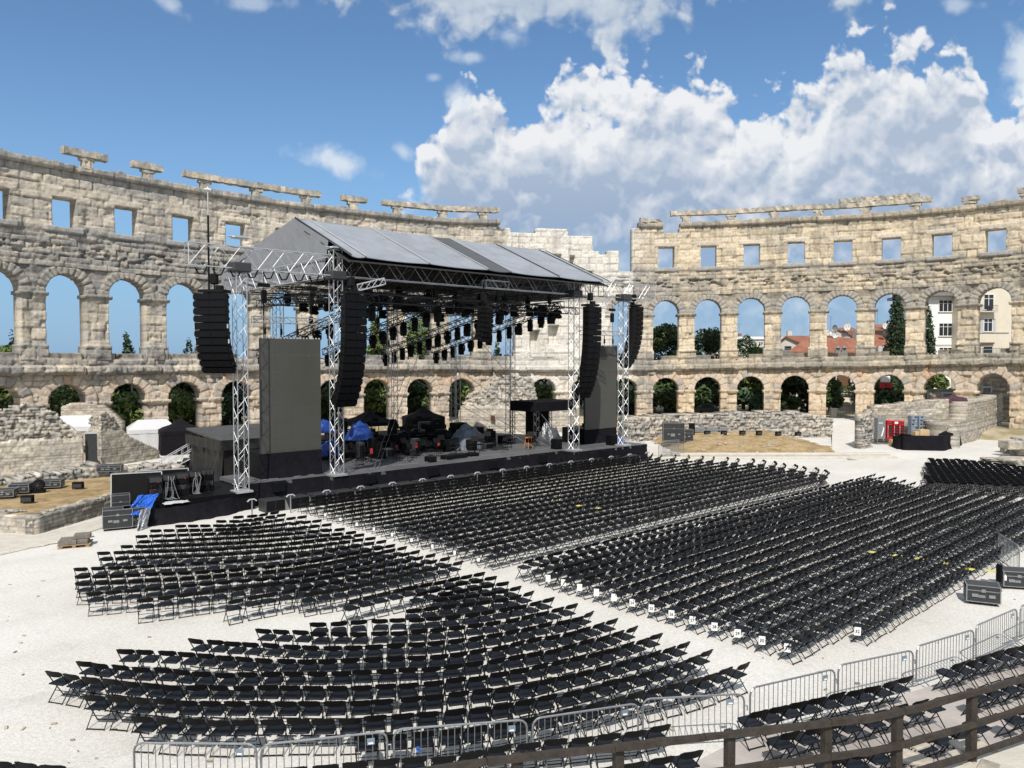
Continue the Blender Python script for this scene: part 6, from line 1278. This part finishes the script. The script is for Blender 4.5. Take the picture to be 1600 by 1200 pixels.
# what shows through the lower arches on the right
a = D(1252, 620, 118); yh = thing('tan_house', 'tan rendered house wall behind the fourth lower arch', 'house', (a.x, 118, .7)); house_box('wall', yh, 1240, 1296, 583, 665, 118, 6, 'cream', .5); house_box('eaves', yh, 1238, 1297, 580, 583, 117.6, 7, 'offwhite'); win(yh, 1246, 1254, 622, 640, 118, 1, 'greyl'); win(yh, 1268, 1276, 606, 620, 118, 1, 'greyl')
a = D(1325, 600, 112); yy = thing('shuttered_house', 'pale house with a brown shuttered window above the iron gate', 'house', (a.x, 112, .7)); house_box('wall', yy, 1298, 1352, 578, 614, 112, 6, 'white', 3.6); win(yy, 1308, 1328, 586, 604, 112, 1, 'shutter'); house_box('shutter_leaf', yy, 1309, 1327, 587, 603, 111.8, .1, 'shutter'); house_box('lower_wall', yy, 1292, 1352, 614, 665, 112.3, 5, 'offwhite', .5)
for k in range(6): house_box('step', yy, 1307+k*.5, 1334, 622+k*6, 628+k*6, 109.5-k*.6, 2.4, 'cream')
q = D(1316, 607, 111)-Vector(yy.location); P, F = leaves([(q.x+x, q.y, q.z, .8, .5, .45) for x in np.linspace(-1.4, 1.4, 5)], 700, .16, 5); np_mesh('window_plants', P, [F], 'leafl', yy)
def iron_fence(label, px0, px1, pyt, pyb, Y, name='iron_fence'):
    a = D(px0, pyt, Y); b = D(px1, pyb, Y); r0 = thing(name, label, 'fence', (a.x, Y, b.z)); w, h = b.x-a.x, a.z-b.z; mb = MB(); n = max(4, int(w/.17)); [mb.bar((w*i/n, 0, 0), (w*i/n, 0, h), .018, 4) for i in range(n+1)]; mb.build('bars', 'iron', r0); mb = MB(); mb.bar((0, 0, h*.95), (w, 0, h*.95), .03, 4); mb.bar((0, 0, .12), (w, 0, .12), .03, 4); mb.build('rails', 'iron', r0)
iron_fence('dark iron gate below the shuttered house', 1309, 1334, 632, 660, 96, 'iron_gate'); iron_fence('low iron fence before the tan house', 1217, 1258, 634, 650, 98); iron_fence('iron fence across the arch with the red and white panel', 1357, 1412, 630, 648, 96)
r0 = thing('gate_pillar', 'square stone pillar left of the iron gate', 'pillar', D(1302, 660, 95.5)); mb = MB(); mb.box((0, 0, .8), (.7, .6, 1.7), bev=.03); mb.box((0, 0, 1.7), (.85, .75, .14), bev=.03); mb.build('shaft', 'offwhite', r0)
a = D(1384, 600, 103); r0 = thing('hanging_panel', 'red and white panel high inside a lower arch', 'panel', a); MB().box((0, 0, -.2), (1.7, .15, .75), bev=.03).build('red_board', 'red', r0); MB().box((-.1, -.05, .65), (1.3, .2, .85), bev=.08).build('white_board', 'white', r0); mb = MB(); [mb.bar((x, .05, .2), (x, .05, -5.1), .06, 5) for x in (-.7, .7)]; mb.build('posts', 'iron', r0)
rubble_wall('court_wall', [D(1430, 660, 98).xy, D(1500, 660, 96.5).xy], prof((0, 4.2), (1, 4.4)), .8, kind='brick', label='stone court wall with doors behind the lower arch left of the last', res=.15, zb=.5)
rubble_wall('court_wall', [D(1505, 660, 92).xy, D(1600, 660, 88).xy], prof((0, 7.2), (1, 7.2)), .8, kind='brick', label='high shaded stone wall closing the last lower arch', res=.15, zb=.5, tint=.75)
for (px0, px1, y0, y1, Y, m, lab) in ((1473, 1487, 615, 645, 96.6, 'grey', 'grey framed door in the stone court wall'), (1441, 1447, 614, 645, 97.5, 'shutter', 'narrow brown door at the left of the court wall'), (1535, 1546, 606, 640, 90.2, 'glass', 'dark doorway in the high shaded wall of the last arch')):
    a = D(px0, y0, Y); b = D(px1, y1, Y); r0 = thing('court_door', lab, 'door', ((a.x+b.x)/2, Y, b.z)); w, h = b.x-a.x, a.z-b.z; MB().box((0, 0, h/2), (w, .12, h)).build('leaf', m, r0); mb = MB(); mb.box((-w/2-.1, -.05, h/2), (.2, .2, h)); mb.box((w/2+.1, -.05, h/2), (.2, .2, h)); mb.box((0, -.05, h+.1), (w+.4, .2, .2)); mb.build('frame', 'greyl', r0)
def lamp(label, px, pyt, Y, z0, kind):
    t = D(px, pyt, Y); r0 = thing('street_lamp', label, 'street lamp', (t.x, Y, z0)); h = t.z-z0; m = 'greyl' if kind == 'white' else 'iron'; mb = MB(); mb.bar((0, 0, 0), (0, 0, h), .11, 8, None, .07); mb.build('post', m, r0)
    if kind == 'white': mb = MB(); mb.bar((0, 0, h), (-.9, 0, h+.06), .05); mb.build('arm', m, r0); MB().box((-.95, 0, h+.03), (.85, .3, .14), bev=.04).build('lamp_head', 'white', r0); MB().box((-.3, .2, h-1.4), (1.0, .1, .5)).build('sign_plate', 'white', r0)
    else:
        for a in range(5): x, y = .8*math.cos(a*1.257), .8*math.sin(a*1.257); mb = MB(); mb.path([(0, 0, h*.82), (x*.7, y*.7, h*.84), (x, y, h*.90)], .05); mb.build('arm', m, r0); mb = MB(); mb.lathe([(.10, 0), (.22, .12), (.20, .34), (.06, .42)], (x, y, h*.90), 8); mb.build('lamp_head', 'greyl', r0)
lamp('white street lamp with one arm in the lower arch above the white tent', 206, 598, 77, .7, 'white'); lamp('dark branched lamp post in the lower arch right of the ruined wall', 853, 596, 101, .7, 'dark')
# parked car in the shade
p = D(1108, 652, 100.5); r0 = thing('parked_car', 'dark blue-grey car parked in the shade behind the second lower arch', 'car', (p.x, 100.5, .75), R(4))
mb = MB(); mb.slab([(-2.1, -.85, .3), (2.1, -.85, .3), (2.15, -.85, .75), (1.2, -.85, .92), (-1.9, -.85, .95), (-2.15, -.85, .8)], (0, 1.7, 0)); mb.build('body', 'fish', r0); mb = MB(); mb.slab([(-1.6, -.75, .94), (1.1, -.75, .92), (.45, -.65, 1.42), (-1.0, -.65, 1.45)], (0, 1.4, 0)); mb.build('cabin', 'glass', r0); MB().box((-.3, 0, 1.455), (1.5, 1.25, .06), bev=.02).build('roof', 'fish', r0)
for x in (-1.3, 1.3):
    for y in (-.86, .72): mb = MB(); mb.bar((x, y, .32), (x, y+.14, .32), .32, 12); mb.build('wheel', 'black', r0)
# ruined wall in front of the stair tower with a plaque
rubble_wall('tower_ruin', [D(716, 690, 84).xy, D(757, 690, 83).xy, D(842, 690, 83.5).xy, D(905, 690, 84.5).xy], prof((0, 2.2), (.08, 4.4), (.24, 4.6), (.28, 5.9), (.42, 6.3), (.62, 6.0), (.66, 3.4), (1, 3.0)), 1.2, brick_to=3.0, label='ruined rubble wall in front of the pale stair tower', res=.12, zb=-.1, tint=1.1)
p = D(770, 653, 82.7); mb = MB(); mb.box((0, 0, 0), (.48, .05, .52)); mb.box((0, -.02, .05), (.34, .04, .06)); mb.box((0, -.02, -.08), (.34, .04, .05)); tag(mb.build('wall_plaque', 'plaque', loc=p), 'small rust brown plaque on the ruined wall behind the stage', 'plaque')

# ------------------------------------------------------------------ right side equipment
YB = 72.8
for k, (px, w, h, m, lab) in enumerate(((1387.5, .50, 1.75, 'red', 'red drinks cooler with pale vertical lettering, left of three'), (1397, .44, 1.7, 'red', 'red drinks cooler, middle of three in the niche'), (1406, .50, 1.7, 'red', 'red drinks cooler, right of three in the niche'), (1374.5, .8, 2.0, 'grey', 'dark grey unit with a white curved stripe left of the red coolers'), (1425.5, .62, 1.9, 'bluegrey', 'blue-grey shelf unit, left of two in the ruin niche'), (1437.5, .68, 1.9, 'bluegrey', 'blue-grey shelf unit, right of two in the ruin niche'))):
    p = D(px, 690, YB-.6 if k < 4 else YB); r0 = thing('cooler' if k < 4 else 'shelf_unit', lab, 'cooler' if k < 4 else 'shelf', (p.x, p.y, .55 if k < 4 else .8), R(6)); mb = MB(); mb.box((0, 0, h/2), (w, .6, h), bev=.03); mb.build('cabinet', m, r0)
    if k < 3:
        MB().box((.02, -.31, h*.46), (w*.72, .03, h*.62)).build('door_glass', 'glass', r0); mb = MB(); [mb.box((.02, -.335, h*(.24+.13*i)), (w*.62, .02, .06)) for i in range(5)]; mb.build('bottles', 'redd', r0); MB().box((0, -.32, h*.90), (w*.8, .03, h*.11)).build('header', 'white' if k == 1 else 'redd', r0)
        mb = MB(); [mb.box((-w*.42, -.325, h*(.15+.07*i)), (.05, .02, .05), .3*i) for i in range(9)]; mb.build('lettering', 'white', r0)
    elif k == 3: mb = MB(); mb.path([(-.05+.34*math.sin(t)*.6, -.32, .25+.85*t/1.57) for t in np.linspace(0, 1.57, 9)], .07, 4); mb.build('white_stripe', 'white', r0); MB().box((-.12, -.31, 1.5), (.42, .03, .16)).build('panel', 'greyl', r0)
    else:
        for i in range(5): MB().box((0, -.31, .3+.34*i), (w*.86, .04, .05)).build('shelf', 'greyl', r0)
        mb = MB(); [mb.box((random.uniform(-.2, .2), -.32, .4+.34*i), (.2, .03, .14)) for i in range(5)]; mb.build('goods', 'fish', r0)
ct = thing('bar_counter', 'curved counter wrapped in black cloth on the gravel', 'counter', G(1455, 704)); o = np.array(G(1455, 704)); cp = [np.array(G(a, b))-o for a, b in ((1403, 700), (1412, 703.5), (1473, 704.5), (1500, 696))]
drape('front_cloth', [(p[0], p[1]) for p in cp], -.02, 1.32, 'cloth', ct, .08, flare=.22, seed=31); mb = MB(); mb.prism([(p[0], p[1]+.04) for p in cp]+[(p[0]-.1, p[1]+.7) for p in cp[::-1]], 1.18, 1.26); mb.build('top', 'black', ct); drape('back_cloth', [(p[0]-.1, p[1]+.72) for p in cp], -.02, 1.1, 'cloth', ct, .03)
for k, (px, w, h, lab) in enumerate(((1441, .95, .55, 'larger cardboard box on the black counter'), (1430, .5, .4, 'small cardboard box at the left on the black counter'))): mb = MB(); mb.box((0, 0, h/2), (w, .5, h)); mb.box((0, -.255, h*.6), (.1, .01, h*.7)); tag(mb.build('cardboard_box', 'cardboard', loc=(D(px, 690, G(1440, 704).y+.55).x, G(1440, 704).y+.45, 1.265), rz=.2), lab, 'box')
heap('black_bag', 'black bags and straps lying on the right of the counter', 'bag', (D(1483, 690, G(1480, 702).y+.5).x, G(1480, 702).y+.75, 1.2), .95, .35, .34, 'cloth', .3, .8, 40)
heap('shade_net', 'dark purple speckled net lying along the ruin wall top', 'net', (D(1479, 660, 75.5).x, 74.9, 3.85), 1.7, .55, .5, 'purple', .05, .9, 42, flat=.3)
p = D(1414, 692, 70.6); MB_ = MB(); MB_.box((0, 0, .5), (.7, .6, 1.0), bev=.03); MB_.box((0, -.31, .55), (.5, .03, .7)); tag(MB_.build('grey_cabinet', 'greyl', loc=(p.x, 70.4, 0)), 'low grey cabinet between the red coolers and the counter', 'cabinet')
p = D(1398, 692, 70.9); MB_ = MB(); MB_.box((0, 0, .3), (.75, .5, .6)); MB_.box((0, -.26, .42), (.75, .02, .06)); tag(MB_.build('cardboard_box', 'cardboard', loc=(p.x, 71.0, 0)), 'cardboard box at the foot of the red coolers', 'box')
for k, (px, py, w, d, h, lab, m) in enumerate(((1052, 691, 1.9, 1.0, 1.65, 'tall grey flight case, left of the group on the mound', 'a'), (1069, 690, 1.5, .9, 1.0, 'lower grey flight case right of the tall one on the mound', 'a'))): flight_case(lab, D(px, py, 70), R(-6), w, d, h, 'flight cases by the podium wall')
for k, (px, lab) in enumerate(((1063, 'black upright speaker on the flight cases'), (1081, 'black upright speaker right of the flight cases'))): p = D(px, 678, 73); mb = MB(); mb.box((0, 0, .45), (.5, .45, 1.15), bev=.05); mb.box((0, -.235, .45), (.4, .02, 1.0)); tag(mb.build('upright_speaker', 'grille', loc=(p.x, 73, max(.4, p.z))), lab, 'speaker')
for k, (px, w, lab) in enumerate(((1094, 1.2, 'grey flat case on the mound, left one'), (1112, 1.5, 'grey flat case on the mound, middle one'), (1128, 1.0, 'grey flat case on the mound, right one'))): mb = MB(); mb.box((0, 0, .25), (w, .6, .5), bev=.04); mb.box((0, -.31, .28), (w*.8, .02, .2)); tag(mb.build('flat_case', 'grey', loc=(D(px, 680, 74.5).x, 74.5, .95)), lab, 'case')
fl = None
FLL = [(1105, 678, 72.6, .86), (1131, 679, 72.6, .88), (1160, 681, 72.6, .88), (1186, 682, 72.6, .86), (1216, 682, 72.6, .8), (1247, 682, 72.6, .75), (122, 764, None, .82), (43, 786, None, .82)]
for k, (px, py, Y, z) in enumerate(FLL):
    p = Vector((D(px, py, Y).x, Y, z)) if Y else G(px, py, z); lab = f'small black floodlight on the dry grass mound, {ORD[k+1]} from the left' if k < 6 else ('small black floodlight on the grass terrace, right one' if k == 6 else 'small black floodlight on the grass terrace, left one')
    r0 = thing('floodlight', lab, 'floodlight', p, R(10), 'floodlights on the ground'); MB().box((0, 0, .22), (.55, .3, .36), bev=.03).build('housing', 'black', r0); MB().box((0, -.155, .20), (.46, .03, .2)).build('lens', 'alud', r0); mb = MB(); mb.path([(-.3, 0, 0), (-.3, 0, .25)], .02); mb.path([(.3, 0, 0), (.3, 0, .25)], .02); mb.build('bracket', 'tubeb', r0)
for k, (a, b, lab) in enumerate((((1029, 716), (1050, 714), 'grey crowd barrier right of the stage end, nearer one'), ((1050, 714), (1070, 712), 'grey crowd barrier right of the stage end, farther one'), ((1036, 709), (1062, 707), 'grey crowd barrier standing behind the other two by the stage end'))):
    a, b = G(*a), G(*b); L = (b-a).length; r0 = thing('crowd_barrier', lab, 'barrier', a, math.atan2(b.y-a.y, b.x-a.x), 'crowd barriers by the stage end'); mb = MB(); mb.path([(0, 0, .1), (0, 0, 1.1), (L-.1, 0, 1.1), (L-.1, 0, .1), (0, 0, .1)], .025, 5); mb.build('frame', 'steel', r0); mb = MB(); [mb.bar((x, 0, .1), (x, 0, 1.1), .013, 4) for x in np.arange(.13, L-.1, .13)]; mb.build('upright_bars', 'steel', r0)
# left side equipment along the rubble wall
for k, (px, py, w, h, lab) in enumerate(((8, 800, 1.0, .34, 'grey trimmed case at the far left of the row under the ruins'), (33, 793, .95, .42, 'grey trimmed case, second from the left under the ruins'), (82, 785, 1.0, .36, 'grey trimmed case right of the fan under the ruins'), (172, 760, 1.4, .36, 'low black case at the right of the row under the ruins'))): p = G(px, py-22, .8); flight_case(lab, p, R(16), w, .8, h, 'cases under the ruins')
p = G(60, 770, .8); r0 = thing('fan_housing', 'round black fan between two cases under the ruins', 'fan', p, R(16)); mb = MB(); mb.bar((0, -.1, .42), (0, .16, .42), .30, 16); mb.build('drum', 'black', r0); mb = MB(); [mb.bar((0, -.12, .42), (.28*math.cos(a), -.12, .42+.28*math.sin(a)), .015, 4) for a in np.arange(0, 6.3, .52)]; mb.build('guard', 'alud', r0); MB().box((0, .05, .1), (.6, .4, .2)).build('base', 'black', r0)
p = G(136, 738, .0); r0 = thing('doorway_panel', 'dark grey panel filling the doorway between the two ruined walls', 'panel', (p.x, p.y+.6, 0), R(20)); MB().box((0, 0, 1.35), (.75, .08, 2.7)).build('board', 'fish', r0); MB().box((0, 0, 2.74), (.85, .14, .1)).build('lintel', 'greyl', r0)
